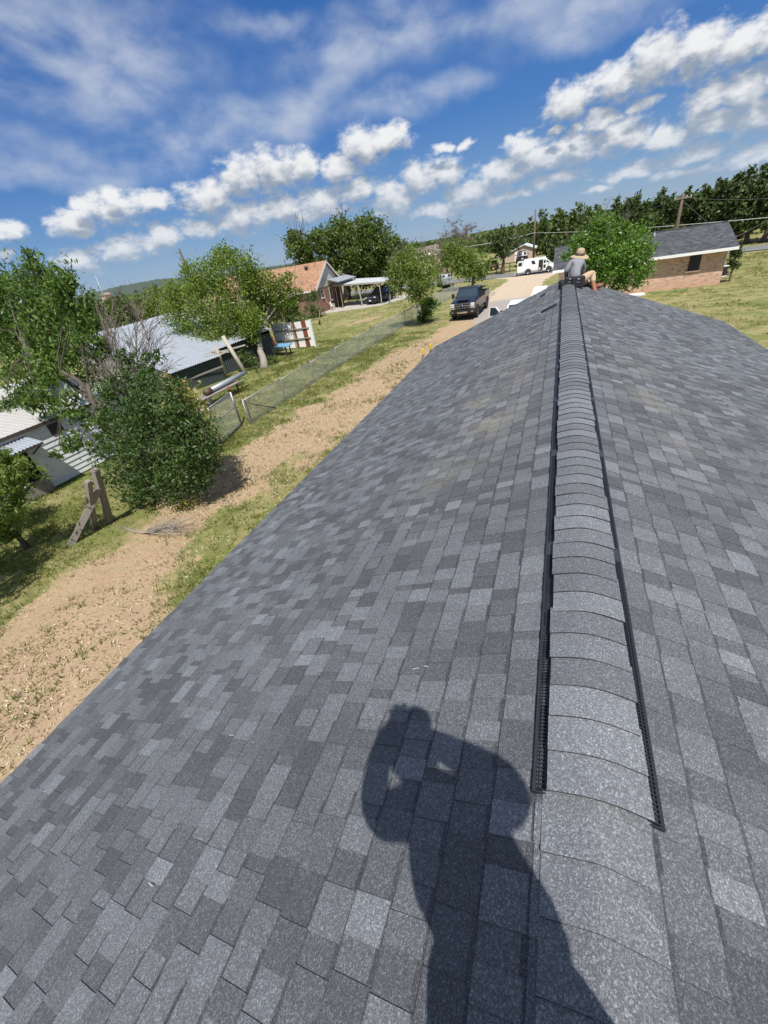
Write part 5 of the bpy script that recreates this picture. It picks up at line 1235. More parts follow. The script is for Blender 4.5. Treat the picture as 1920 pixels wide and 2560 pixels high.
for k in range(5): q.bar((-23.2 + r.uniform(-.5, .5), 30.2 + r.uniform(-.2, .2), .80 + .03 * k), (-21.4 + r.uniform(-.4, .4), 29.8 + r.uniform(-.2, .2), .80 + .03 * k), .12, .03)
tag(q.build('board_pile', M['wood_grey']), 'small pile of grey boards on the blue sheet behind the cone', 'boards')

# the three old posts near the bush
def old_post(name_lb, a, b_, w, d):
    q = MB(); a, b_ = Vector(a), Vector(b_); q.bar(a - (b_ - a).normalized() * .08, b_, w, d); q.bar(b_ - (b_ - a) * .03, b_ + (b_ - a).normalized() * .03, w * .72, d * .8); tag(q.build('old_post', M['wood_grey']), name_lb, 'post')
old_post('tall weathered post standing right of the crossed pair near the dark bush', gp(238, 1128), at(205, 1015, 6.75), .17, .15)
old_post('upright weathered post of the crossed pair near the dark bush', gp(203, 1142), at(190, 1040, 6.35), .15, .13)
old_post('long weathered board slanting across the upright post near the dark bush', gp(152, 1178), at(213, 1058, 6.62), .12, .17)
t = thing('fallen_branch', 'pale dead branch with a fan of fine twigs lying on the grass', 'branch', gp(330, 1145)); q = MB(); r = random.Random(21)
m0 = [gp(262, 1137, .06), gp(285, 1147, .08), gp(310, 1151, .08), gp(340, 1147, .10), gp(370, 1146, .14)]; q.tube(m0, [.035, .032, .028, .022, .016], 7)
for k in range(46):
    s0 = m0[r.choice((2, 2, 3, 3, 4))]; e = gp(r.uniform(365, 437), r.uniform(1122, 1160), 0) + Vector((0, 0, r.uniform(.03, .38))); limb(q, s0, e, .010, .003, r, .16, 5)
q.build('wood', M['bark_pale'], t)
for k in range(1):
    t = thing('wildflowers', 'small clump of yellow wildflowers on the dirt below the dark bush', 'flowers', gp(405, 1098)); g = np.random.default_rng(2); c = gp(405, 1098)
    C = np.array(c)[None] + np.c_[g.normal(size=(260, 2)) * [.26, .2], g.uniform(.02, .22, 260)]; leaves_mesh('leaves', C, .07, M['grass_lush'], t, .4, -.5, 3)
    C = np.array(c)[None] + np.c_[g.normal(size=(90, 2)) * [.24, .18], g.uniform(.18, .26, 90)]; leaves_mesh('blossoms', C, .035, M['yellow_flower'], t, .9, 0, 4)

# utility poles and wires
def pole(x, y, hgt, lb, mt, rad=.13, arm=True, nm='utility_pole'):
    t = thing(nm, lb, 'utility pole', (x, y, 0)); q = MB(); q.tube([(x, y, -.2), (x, y, hgt * .5), (x, y, hgt)], [rad * 1.15, rad, rad * .8], 9); q.build('pole', M[mt], t)
    if arm:
        q = MB(); q.bar((x - .75, y - .1, hgt - .35), (x + .75, y - .1, hgt - .35), .1, .11); q.build('crossarm', M['wood_pole_grey'], t)
        q = MB()
        for o_ in (-.65, 0.3, .65): q.lathe([(.03, 0), (.05, .03), (.03, .07), (.045, .1), (0, .14)], (x + o_, y - .1, hgt - .29), 8)
        q.build('insulators', M['white_plastic'], t)
    return t
pole(-4.67, 89.9, 7.75, 'tall brown utility pole behind the white van', 'wood_pole', .16, False)
pm = pole(-16.95, 67.8, 5.5, 'grey utility pole with a street lamp, left of the roadside tree', 'wood_pole_grey', .14, False)
q = MB(); q.tube([(-16.95, 67.7, 4.6), (-17.3, 67.5, 4.55), (-17.65, 67.3, 4.45)], .03, 6); sl = q.build('lamp_arm', M['galv_pipe'], pm)
q = MB(); q.lathe([(0, .12), (.12, .1), (.17, 0), (.15, -.1), (.06, -.16), (0, -.17)], (-17.75, 67.25, 4.4), 10); q.build('lamp_head', M['white_plastic'], sl)
p2 = at(1462, 490, 56); pt_ = at(1478, 418, 56); pole(p2.x, 56, pt_.z, 'brown utility pole rising behind the roof of the pink brick house', 'wood_pole', .15, True)
t = thing('dead_trunk', 'bare broken tree trunk standing up against the sky left of the yard tree', 'trunk', (-41.5, 45, 0)); q = MB(); r = random.Random(3)
q.tube([(-41.5, 45, -.2), (-41.45, 45, 3.5), (-41.6, 45, 6.5), (-41.75, 45, 9.5)], [.34, .3, .24, .1], 9); q.tube([(-41.72, 45, 9.0), (-42.3, 45, 9.25)], [.06, .03], 6); q.tube([(-41.6, 45, 7.4), (-42.0, 45, 8.0), (-42.05, 45, 7.0)], [.08, .05, .02], 5); q.build('wood', M['bark'], t)
p = at(213, 612, 150); t = thing('radio_mast', 'thin grey mast standing on the far left skyline', 'mast', (p.x, 150, 0)); q = MB(); q.tube([(p.x, 150, 0), (p.x, 150, 14.6)], [.3, .12], 8); q.build('pole', M['galv_pipe'], t)
q = MB(); [q.bar((p.x - .5, 150, z), (p.x + .5, 150, z), .15, .15) for z in (12.5, 10.8)]; q.build('antenna', M['galv_pipe'], t)
def wire(lb, pts, sag, r_, mt):
    q = MB(); P = []
    for a, b_ in zip(pts[:-1], pts[1:]):
        a, b_ = Vector(a), Vector(b_)
        for k in range(16): f = k / 16; P.append(a.lerp(b_, f) - Vector((0, 0, sag * 4 * f * (1 - f))))
    P.append(Vector(pts[-1])); q.tube(P, r_, 5); tag(q.build('power_line', M[mt]), lb, 'cable')
zr = at(1152, 503, 89.9)
wire('thick pale cable strung from the lamp pole to the brown pole behind the van', [(-16.95, 67.66, 4.75), (zr.x, 89.72, zr.z)], .35, .034, 'cable')
e = at(1700, 466, 46)
wire('thick pale cable running from the brown pole behind the van across to the right edge', [(zr.x, 89.72, zr.z), (e.x, e.y, e.z)], .25, .028, 'cable')
e = at(1700, 425, 60); s_ = at(1255, 492, 100)
wire('thin wire strung from the pole behind the pink brick house to the right edge', [(pt_.x, 55.85, pt_.z - .3), (e.x, e.y, e.z)], .2, .012, 'cable_dark')
wire('thin wire from the pole behind the pink brick house away to the left treetops', [(s_.x, s_.y, s_.z), (pt_.x, 55.85, pt_.z - .3)], .3, .012, 'cable_dark')
wire('slanting guy wire from the pole behind the pink brick house down to its roof ridge', [(pt_.x, 55.9, pt_.z - .6), (at(1530, 482, 52))], 0, .012, 'cable_dark')
e = at(1570, 520, 58); s_ = at(1690, 458, 48)
wire('service cable slanting down at the right edge beside the pink brick house', [e, s_], .1, .012, 'cable')
# pipe fences beyond the road
def pipe_fence(lb, a, b_, n, hgt=1.15):
    t = thing('pipe_fence', lb, 'fence', Vector(a)); a, b_ = Vector(a), Vector(b_)
    q = MB(); q.tube([a + Vector((0, 0, hgt)), b_ + Vector((0, 0, hgt))], .05, 6); q.tube([a + Vector((0, 0, hgt * .55)), b_ + Vector((0, 0, hgt * .55))], .035, 6); q.build('rail', M['steel_dark'], t)
    for k in range(n): p = a.lerp(b_, k / (n - 1)); q = MB(); q.tube([p - Vector((0, 0, .1)), p + Vector((0, 0, hgt + .06))], .07, 6); q.build('post', M['steel_dark'], t)
pipe_fence('dark pipe fence beyond the road beside the thick-trunked tree', (-9.6, 77.9, 0), (-3.4, 77.6, 0), 4)
pipe_fence('dark pipe fence in the shade of the junipers at the right edge', (17.0, 77.0, 0), (30.0, 73.0, 0), 6)
# ------------------------------------------------------------------ vehicles (local axes: +X forward, +Y left, Z up)
def ring(x, zb, zt, hw, tuck=.93, crown=.82):
    h_ = zt - zb
    half = [(-.0, zb), (hw * .90, zb), (hw * .985, zb + h_ * .18), (hw, zb + h_ * .5), (hw * .985, zb + h_ * .80), (hw * tuck, zt - h_ * .05), (hw * crown, zt), (0, zt + h_ * .012)]
    pts = [(x, y, z) for y, z in half]; return pts + [(x, -y, z) for y, z in half[-2:0:-1]]
def bil(c, u, v): a, b, d, e = map(Vector, c); return a.lerp(b, u).lerp(e.lerp(d, u), v)      # a b bottom, e d top
def panel(q, c, u0, u1, v0, v1, off, out):
    """flat panel on the quad c, lifted off it along out"""
    o = Vector(out).normalized() * off; p = [bil(c, u, v) + o for u, v in ((u0, v0), (u1, v0), (u1, v1), (u0, v1))]
    q.prism(p, o * 0, -o * 3)
def wheels(t, xs, hy, r, w, rim='rim'):
    for x in xs:
        for s in (1, -1):
            q = MB(); q.lathe([(r * .62, -w / 2), (r * .9, -w / 2), (r, -w * .32), (r, w * .32), (r * .9, w / 2), (r * .62, w / 2), (r * .6, w * .3), (r * .6, -w * .3), (r * .62, -w / 2)], (x, s * (hy - w / 2), r), 22, 'Y')
            o = q.build('wheel', M['rubber'], t, local=True)
            q = MB(); q.lathe([(0, .30 * w), (r * .14, .34 * w), (r * .18, .26 * w), (r * .56, .30 * w), (r * .62, .44 * w), (r * .62, -.4 * w)], (x, s * (hy - w / 2), r), 20, 'Y')
            if s < 0:
                q.v = [(a, 2 * s * (hy - w / 2) - b, c) for a, b, c in q.v]; q.f = [f[::-1] for f in q.f]
            for k in range(6):
                a = k * math.pi / 3; q.bar((x + math.cos(a) * r * .15, s * (hy - w / 2 + .31 * w), r + math.sin(a) * r * .15), (x + math.cos(a) * r * .56, s * (hy - w / 2 + .33 * w), r + math.sin(a) * r * .56), .06 * r / .4, .03, (0, 1, 0))
            q.build('rim', M[rim], o, local=True)
def arch(q, x, hy, r):
    """dark wheel arch with a lip, standing proud of the body side"""
    for s in (1, -1):
        pts = [(x + math.cos(a) * r * 1.13, s * (hy + .006), r + math.sin(a) * r * 1.13) for a in np.linspace(-.15, math.pi + .15, 13)]
        q.tube(pts, .035, 5)
        n = 13; q.prism([(x + math.cos(a) * r * 1.12, s * hy, r + math.sin(a) * r * 1.12) for a in np.linspace(-.1, math.pi + .1, n)], (0, s * -.20, 0), (0, s * .004, 0))
def greenhouse(q, b0, b1, bw, zb, t0, t1, tw, zt):
    """cabin: base from x=b0 (rear) to b1 (front), roof from t0 to t1"""
    rg = []
    for f in (0, .5, .94, 1.0):
        k = f if f < 1 else 1; w_ = bw + (tw - bw) * f; x0 = b0 + (t0 - b0) * f; x1 = b1 + (t1 - b1) * f; z = zb + (zt - zb) * f
        if f == 1.0: w_ -= .07; x0 += .06; x1 -= .08; z = zt + .035
        c = .06; rg.append([(x0, -w_ + c, z), (x0 + c, -w_, z), (x1 - c, -w_, z), (x1, -w_ + c, z), (x1 + .02, 0, z), (x1, w_ - c, z), (x1 - c, w_, z), (x0 + c, w_, z), (x0, w_ - c, z), (x0 - .02, 0, z)])
    q.loft([[Vector(p) for p in r_] for r_ in rg])
    return {'front': ((b1, bw, zb), (b1, -bw, zb), (t1, -tw, zt), (t1, tw, zt)), 'rear': ((b0, -bw, zb), (b0, bw, zb), (t0, tw, zt), (t0, -tw, zt)),
            'left': ((b0, bw, zb), (b1, bw, zb), (t1, tw, zt), (t0, tw, zt)), 'right': ((b1, -bw, zb), (b0, -bw, zb), (t0, -tw, zt), (t1, -tw, zt))}
def glass_part(t, nm, c, spans, v0, v1, out, mt='glass', off=.012):
    for u0, u1 in spans:
        q = MB(); panel(q, c, u0, u1, v0, v1, off, out); q.build(nm, M[mt], t, local=True)
def mirrors(t, x, y, z, s_=(1, -1), mt='trim_dark', size=(.10, .16, .30)):
    for s in s_:
        q = MB(); q.bbox((x, s * (y + .17), z), size, .03); q.bar((x + .02, s * (y - .05), z - .05), (x, s * (y + .14), z - .04), .05, .05); q.build('mirror', M[mt], t, local=True)

def pickup(lb, loc, rz, paint, lights=True, grp=None, door_open=False):
    t = thing('pickup_truck', lb, 'pickup truck', loc, rz); P = M[paint]
    q = MB(); st = [(3.02, .62, 1.14, .86), (2.98, .55, 1.24, .94), (2.80, .52, 1.34, .985), (2.2, .52, 1.40, 1.0), (1.45, .50, 1.44, 1.005), (.9, .50, 1.42, 1.01), (-.9, .50, 1.42, 1.01), (-1.0, .5, 1.40, 1.01)]
    q.loft([[Vector(p) for p in ring(*s)] for s in st]); q.build('body', P, t, local=True)
    q = MB()                                                # bed: floor, walls, tailgate
    for s in (1, -1): q.bbox((-2.08, s * .965, .985), (2.10, .09, .93), .035); q.box((-1.2, s * .80, .82), (.02, .25, .3))
    q.box((-2.08, 0, .62), (2.1, 1.84, .08)); q.box((-1.06, 0, 1.0), (.06, 1.84, .86)); q.build('bed', P, t, local=True)
    q = MB(); q.bbox((-3.10, 0, 1.0), (.08, 1.84, .84), .03); tg = q.build('tailgate', P, t, local=True)
    q = MB(); q.box((-3.148, 0, 1.22), (.02, .3, .08)); q.build('handle', M['trim_dark'], tg, local=True)
    q = MB(); W = greenhouse(q, -.92, 1.42, .945, 1.41, -.72, .62, .80, 1.98); cab = q.build('cab', P, t, local=True)
    glass_part(t, 'windshield', W['front'], [(.05, .95)], .06, .90, (.6, 0, .8), 'glass_blue')
    glass_part(t, 'rear_window', W['rear'], [(.1, .9)], .2, .86, (-.9, 0, .3))
    glass_part(t, 'side_window', W['left'], [(.07, .40), (.45, .80)], .10, .88, (0, 1, .25)); glass_part(t, 'side_window', W['right'], [(.20, .55), (.60, .93)], .10, .88, (0, -1, .25))
    # front end
    q = MB(); q.bbox((3.0, 0, 1.00), (.14, 1.24, .44), .04); gr = q.build('grille', M['trim_dark'], t, local=True)
    q = MB()
    for z in (.88, 1.04, 1.18): q.bbox((3.075, 0, z), (.05, 1.22, .022 if z != 1.04 else .055), .01)
    for s in (1, -1): q.bbox((3.07, s * .60, 1.01), (.06, .05, .38), .02)
    if lights:
        q.lathe([(0, 0), (.10, .0), (.115, .02), (.0, .03)], (3.10, 0, 1.02), 16, 'X')
    q.build('grille_bar', M['chrome'], gr, local=True)
    if lights:
        q = MB(); q.lathe([(0, .031), (.085, .031), (.0, .036)], (3.10, 0, 1.02), 16, 'X'); q.v = [(x, y * 1.5, z * .6 + 1.02 * .4) for x, y, z in q.v]; q.build('badge', simple('badge_blue', (.02, .05, .22), .3), gr, local=True)
    for s in (1, -1):
        q = MB(); q.bbox((2.955, s * .79, 1.01), (.16, .30, .40), .05); hl = q.build('headlight', M['lamp_clear'], t, local=True)
        q = MB(); q.bbox((3.03, s * .79, .93), (.03, .2, .10), .02); q.build('lamp_bulb', M['chrome'], hl, local=True)
        q = MB(); q.bbox((-3.06, s * .925, 1.06), (.12, .13, .42), .03); q.build('taillight', M['lamp_red'], t, local=True)
    q = MB(); q.bbox((3.03, 0, .62), (.26, 1.98, .26), .06); q.bbox((3.13, 0, .74), (.10, 1.5, .05), .02); q.bbox((2.95, 0, .44), (.2, 1.7, .14), .05)
    bp = q.build('front_bumper', M['trim_dark'] if lights else M['chrome'], t, local=True)
    q = MB(); q.box((3.165, 0, .58), (.02, .8, .12)); [q.bbox((3.16, s * .78, .62), (.03, .16, .09), .02) for s in (1, -1)]; q.build('bumper_vent', M['chrome'], bp, local=True)
    q = MB(); q.bbox((-3.2, 0, .62), (.2, 1.9, .22), .05); q.build('rear_bumper', M['chrome'], t, local=True)
    q = MB(); q.bbox((2.45, 0, 1.415), (1.0, .9, .05), .025); q.build('hood_bulge', P, t, local=True)
    wheels(t, (2.05, -2.02), 1.03, .435, .30)
    q = MB(); arch(q, 2.05, 1.005, .435); arch(q, -2.02, 1.01, .435); q.build('wheel_arch', M['trim_dark'], t, local=True)
    q = MB(); [q.bbox((.2, s * .98, .42), (2.2, .14, .06), .02) for s in (1, -1)]; q.build('running_board', M['trim_dark'], t, local=True)
    mirrors(t, 1.12, 1.0, 1.55, size=(.12, .22, .34))
    q = MB(); [q.bbox((x, s * 1.012, 1.22), (.2, .03, .04), .01) for x in (.0, -.75) for s in (1, -1)]; q.build('door_handle', M['chrome'], t, local=True)
    return t
tr = pickup('black pickup truck with chrome grille parked on the grass beside the driveway', (-7.2, 40.2, .03), R_(-90 - 2), 'paint_navy'); tr.scale = (1.06, 1.06, 1.06)
q = MB(); q.lathe([(0, .0), (.10, 0), (.11, .03), (.05, .13), (0, .14)], (1.15, .1, 1.46), 12); tag_o = q.build('red_cap', M['red_plastic'], tr, local=True)
t = pickup('silver pickup truck parked by the road behind the slim fence tree', (-15.5, 67.0, .0), R_(112), 'paint_silver', False); t.scale = (.82, .82, .82)
# white pickup close behind the gable, driver door open
wt_ = pickup('white pickup truck with its door open, half hidden behind the roof gable', (-2.1, 29.6, .03), R_(-90 + 3), 'paint_white', False)
q = MB(); hx, hy = 1.35, 1.01                                # open right door (image left)
import mathutils
Rm = Matrix.Rotation(R_(58), 3, 'Z')
def dpt(x, z, o=0): v = Rm @ Vector((-x, 0, 0)); n = Rm @ Vector((0, 1, 0)); return Vector((hx, -hy, 0)) + Vector((v.x, v.y, 0)) + n * o + Vector((0, 0, z))
dl = 1.12
lo = [dpt(0, .55), dpt(dl, .55), dpt(dl, 1.40), dpt(0, 1.40)]; nn = Rm @ Vector((0, .06, 0))
q.prism(lo, (0, 0, 0), nn)
fr_ = [dpt(.05, 1.40), dpt(dl, 1.40), dpt(dl - .08, 1.93), dpt(.62, 1.93)]
for a, b_ in zip(fr_, fr_[1:] + fr_[:1]): q.bar(a + nn * .5, b_ + nn * .5, .06, .06)
dr = q.build('open_door', M['paint_white'], wt_, local=True)
q = MB(); q.prism([p + nn * .42 for p in fr_], (0, 0, 0), nn * .2); q.build('door_glass', M['glass_blue'], dr, local=True)
q = MB(); c = dpt(.30, 1.52, -.26); q.bbox(c, (.22, .16, .36), .05, Rm); q.bar(dpt(.25, 1.45, .0), dpt(.28, 1.5, -.2), .05, .05); q.build('door_mirror', M['trim_dark'], dr, local=True)

# small low trailer with a white deck behind it
t = thing('utility_trailer', 'low white deck trailer parked beyond the roof gable on the driveway', 'trailer', (-1.0, 39.6, 0))
q = MB(); q.box((-.95, 39.8, .86), (1.9, 5.2, .10)); q.build('deck', M['white_paint'], t)
q = MB(); q.bbox((-1.95, 39.8, 1.06), (.10, 5.3, .42), .03); q.bbox((.05, 39.8, 1.06), (.10, 5.3, .42), .03); q.bbox((-.95, 42.45, 1.06), (1.9, .1, .42), .03); q.build('side_rail', M['white_paint'], t)
q = MB(); q.bar((-.95, 37.2, .6), (-.95, 36.0, .5), .12, .1); q.box((-.95, 39.8, .70), (1.7, 5.0, .14)); q.build('chassis', M['steel_dark'], t)
for s in (-1.80, -.1):
    for y in (39.6, 40.4): q = MB(); q.lathe([(.2, -.1), (.32, -.1), (.34, 0), (.32, .1), (.2, .1), (.0, .06)], (s, y, .34), 16, 'X'); q.build('wheel', M['rubber'], t)

def suv(lb, loc, rz, paint, plate=True, L=4.6, hgt=1.75, nm='suv_car', cat='car'):
    t = thing(nm, lb, cat, loc, rz); P = M[paint]; k = L / 4.6
    q = MB(); st = [(2.28, .38, .80, .74), (2.20, .30, .94, .86), (1.95, .27, 1.02, .91), (1.0, .26, 1.10, .93), (.2, .25, 1.12, .94), (-1.6, .25, 1.14, .94), (-2.15, .30, 1.12, .90), (-2.28, .40, 1.02, .84)]
    q.loft([[Vector(p) for p in ring(a * k, b, c * hgt / 1.75, d)] for a, b, c, d in st]); q.build('body', P, t, local=True)
    zb = 1.10 * hgt / 1.75; q = MB(); W = greenhouse(q, -2.18 * k, .98 * k, .88, zb, -1.78 * k, .12 * k, .70, hgt); q.build('cabin', P, t, local=True)
    glass_part(t, 'windshield', W['front'], [(.07, .93)], .06, .92, (.6, 0, .8), 'glass_blue'); glass_part(t, 'rear_window', W['rear'], [(.1, .9)], .14, .85, (-.9, 0, .4))
    glass_part(t, 'side_window', W['left'], [(.08, .30), (.33, .58), (.61, .86)], .12, .86, (0, 1, .3), 'glass_blue'); glass_part(t, 'side_window', W['right'], [(.14, .39), (.42, .67), (.70, .92)], .12, .86, (0, -1, .3), 'glass_blue')
    q = MB(); q.bbox((2.25 * k, 0, .78), (.10, .95, .18), .03); g_ = q.build('grille', M['trim_dark'], t, local=True)
    q = MB(); q.bbox((2.30 * k, 0, .83), (.04, .9, .035), .01); q.build('grille_bar', M['chrome'], g_, local=True)
    for s in (1, -1):
        q = MB(); q.bbox((2.16 * k, s * .68, .82), (.22, .34, .16), .05); q.build('headlight', M['lamp_clear'], t, local=True)
        q = MB(); q.bbox((-2.22 * k, s * .74, .98), (.12, .22, .26), .04); q.build('taillight', M['lamp_red'], t, local=True)
    q = MB(); q.bbox((2.26 * k, 0, .46), (.16, 1.66, .24), .06); q.build('front_bumper', M['trim_dark'], t, local=True); q = MB(); q.bbox((-2.28 * k, 0, .52), (.14, 1.68, .26), .06); q.build('rear_bumper', P, t, local=True)
    if plate: 
        q = MB(); q.box((2.355 * k, 0, .50), (.02, .34, .16)); q.build('licence_plate', M['plate'], t, local=True); q = MB(); q.box((-2.365 * k, 0, .72), (.02, .34, .16)); q.build('licence_plate', M['plate'], t, local=True)
    wheels(t, (1.38 * k, -1.38 * k), .95, .34, .23); q = MB(); arch(q, 1.38 * k, .925, .34); arch(q, -1.38 * k, .925, .34); q.build('wheel_arch', M['trim_dark'], t, local=True)
    mirrors(t, .85 * k, .9, zb + .06, size=(.1, .18, .14)); return t
suv('black SUV parked under the white carport roof, facing the yard', (-22.35, 57.5, .08), R_(-90 - 16), 'paint_navy')
suv('dark car seen from behind, parked past the carport by the slim fence tree', (-18.9, 63.2, .03), R_(100), 'paint_black', L=4.3, hgt=1.5)
suv('black SUV seen from behind, beyond the road behind the white van', (-6.35, 86.0, .45), R_(96), 'paint_black', L=4.4, hgt=1.75)

# white work van with its doors open
def van():
    t = thing('work_van', 'white work van with its side and back doors open at the roadside', 'van', (-2.85, 68.6, .07), R_(1)); P = M['paint_white']
    q = MB(); st = [(2.02, .42, .74, .70), (1.98, .34, .84, .80), (1.75, .30, .98, .86), (1.25, .30, 1.14, .88), (1.2, .30, 1.14, .88), (-1.98, .32, 1.14, .88), (-2.02, .36, 1.12, .86)]
    q.loft([[Vector(p) for p in ring(*s, tuck=.985, crown=.95)] for s in st]); q.build('body', P, t, local=True)
    q = MB(); W = greenhouse(q, -2.0, 1.62, .865, 1.10, -1.96, .92, .78, 1.72); q.build('cabin', P, t, local=True)
    glass_part(t, 'windshield', W['front'], [(.06, .94)], .08, .92, (.6, 0, .7)); 
    glass_part(t, 'side_window', W['right'], [(.04, .25), (.53, .66)], .12, .80, (0, -1, .13)); glass_part(t, 'side_window', W['left'], [(.75, .96)], .12, .80, (0, 1, .13))
    q = MB(); q.box((.30, -.868, .84), (.52, .06, 1.06)); q.box((.32, -.845, 1.44), (.50, .06, .30)); dw = q.build('side_opening', M['trim_dark'], t, local=True)
    q = MB(); q.bbox((.20, -.93, .55), (.16, .16, .22), .04); q.build('bucket', M['white_plastic'], dw, local=True)
    q = MB(); q.bbox((.80, -.99, .98), (.46, .06, 1.22), .02, .35); sd_ = q.build('side_door', P, t, local=True)
    q = MB(); q.box((.80, -1.03, 1.34), (.26, .03, .34), .35); q.box((.80, -1.03, .78), (.30, .03, .40), .35); q.build('door_glass', M['glass'], sd_, local=True)
    for s in (1, -1):
        q = MB(); q.bbox((-2.36, s * .93, 1.02), (.74, .06, 1.28), .02, s * -.12); d = q.build('rear_door', P, t, local=True)
        q = MB(); q.box((-2.36, s * .968, 1.36), (.48, .03, .40), s * -.12); q.box((-2.36, s * .90, 1.36), (.48, .03, .40), s * -.12); q.build('door_glass', M['glass'], d, local=True)
    q = MB(); q.box((-2.0, 0, 1.02), (.06, 1.5, 1.2)); q.build('cargo_opening', M['interior'], t, local=True)
    for s in (1, -1): q = MB(); q.bbox((1.97, s * .6, .72), (.1, .28, .16), .03); q.build('headlight', M['lamp_clear'], t, local=True)
    q = MB(); q.bbox((2.02, 0, .45), (.16, 1.7, .2), .05); q.build('front_bumper', M['trim_dark'], t, local=True); q = MB(); q.bbox((-2.1, 0, .42), (.24, 1.7, .14), .04); q.build('rear_bumper', M['chrome'], t, local=True)
    q = MB(); 
    for s in (1, -1): q.bar((-1.9, s * .66, 1.80), (.9, s * .66, 1.80), .04, .05)
    for x in (-1.5, -.3, .8): q.bar((x, -.7, 1.80), (x, .7, 1.80), .04, .04)
    q.build('roof_rack', M['white_paint'], t, local=True)
    wheels(t, (1.36, -1.30), .90, .33, .22); q = MB(); arch(q, 1.36, .872, .33); arch(q, -1.30, .872, .33); q.build('wheel_arch', M['trim_dark'], t, local=True)
    mirrors(t, 1.35, .9, 1.18, size=(.08, .16, .22))
van()
t = thing('tool_box', 'grey box on the road at the open back doors of the white van', 'box', (-5.75, 68.2, .07)); q = MB(); q.bbox((-5.75, 68.2, .24), (.45, .4, .34), .04); q.build('box', M['grey_sheet'], t); q = MB(); q.bbox((-5.75, 68.2, .43), (.5, .44, .05), .02); q.build('lid', M['old_white'], t)

# side-by-side buggy far beyond the road
t = thing('utility_buggy', 'brown off-road buggy with a roll cage beyond the road', 'buggy', (-11.0, 84.8, .02), R_(-98))
q = MB(); q.bbox((.3, 0, .62), (2.3, 1.2, .34), .08); q.bbox((1.1, 0, .82), (.7, 1.1, .22), .08); q.bbox((-.85, 0, .86), (.8, 1.25, .24), .04); q.build('body', M['utv_brown'], t, local=True)
q = MB()
for s in (1, -1): q.tube([(.75, s * .58, .9), (.35, s * .54, 1.75), (-.5, s * .54, 1.75), (-.55, s * .58, .9)], .035, 6)
for x in (.35, -.5): q.tube([(x, -.54, 1.75), (x, .54, 1.75)], .035, 6)
q.build('roll_cage', M['trim_dark'], t, local=True)
q = MB(); q.bbox((-.08, 0, 1.80), (1.0, 1.15, .06), .03); q.build('roof', M['trim_dark'], t, local=True); q = MB(); q.bbox((-.2, 0, .9), (.45, 1.0, .14), .04); q.bbox((-.42, 0, 1.2), (.12, 1.0, .55), .04); q.build('seat', M['trim_dark'], t, local=True)
wheels(t, (.95, -.8), .72, .31, .24)
t = thing('tree_stump', 'short brown stump wrapped at the foot of the thick-trunked tree', 'stump', (-8.35, 75.0, 0)); q = MB(); q.lathe([(.36, -.1), (.33, .2), (.30, .9), (.27, .95), (0, .97)], (-8.35, 75.0, 0), 11); q.build('wood', M['utv_brown'], t)
# ladder leaning on the left eave
t = thing('ladder', 'aluminium ladder with yellow tips leaning on the left eave near the gable', 'ladder', (-4.6, 13.6, 0)); a, b_ = gp(917.5, 768, 2.93), gp(931, 757, 2.93)
la, lb_ = Vector((a.x - 0.05, a.y, 0)), Vector((b_.x, b_.y, 0)); ft = Vector((-.75, 0, 0))
q = MB()
for p in (la, lb_): q.bar(p + ft, p + Vector((.0, 0, 2.98)), .03, .08)
q.build('side_rail', M['alu'], t); q = MB()
for k in range(10): f = k / 10 + .03; q.tube([(la + ft).lerp(la + Vector((0, 0, 2.98)), f), (lb_ + ft).lerp(lb_ + Vector((0, 0, 2.98)), f)], .017, 6)
q.build('rung', M['alu'], t)
for p in (la, lb_): q = MB(); q.bbox(p + Vector((.012, 0, 3.05)), (.06, .10, .18), .02); q.build('end_cap', M['yellow_plastic'], t)
# ------------------------------------------------------------------ people
def skin_mesh(name, joints, edges, material, parent, levels=2, root=0):
    """joints: {key: (position, rx, ry)} grown into one smooth surface with the Skin modifier"""
    keys = list(joints); me = bpy.data.meshes.new(name + '_rig'); me.from_pydata([tuple(joints[k][0]) for k in keys], [(keys.index(a), keys.index(b)) for a, b in edges], [])
    o = bpy.data.objects.new(name + '_rig', me); col.objects.link(o)
    sk = o.modifiers.new('skin', 'SKIN'); sk.use_smooth_shade = True; sk.branch_smoothing = .6
    sb = o.modifiers.new('sub', 'SUBSURF'); sb.levels = levels; sb.render_levels = levels
    for i, k in enumerate(keys):
        v = me.skin_vertices[0].data[i]; rad = joints[k][1:]; v.radius = (rad[0], rad[-1]); v.use_root = (i == root)
    bpy.context.view_layer.update(); dg = bpy.context.evaluated_depsgraph_get()
    out = bpy.data.meshes.new_from_object(o.evaluated_get(dg)); bpy.data.objects.remove(o)
    out.name = name
    if parent is not None: out.transform(parent.matrix_basis.inverted())
    out.materials.clear(); out.materials.append(material); out.polygons.foreach_set('use_smooth', [True] * len(out.polygons)); out.polygons.foreach_set('material_index', [0] * len(out.polygons))
    r = bpy.data.objects.new(name, out); col.objects.link(r); r.parent = parent; return r
def chain_e(*ks): return list(zip(ks[:-1], ks[1:]))
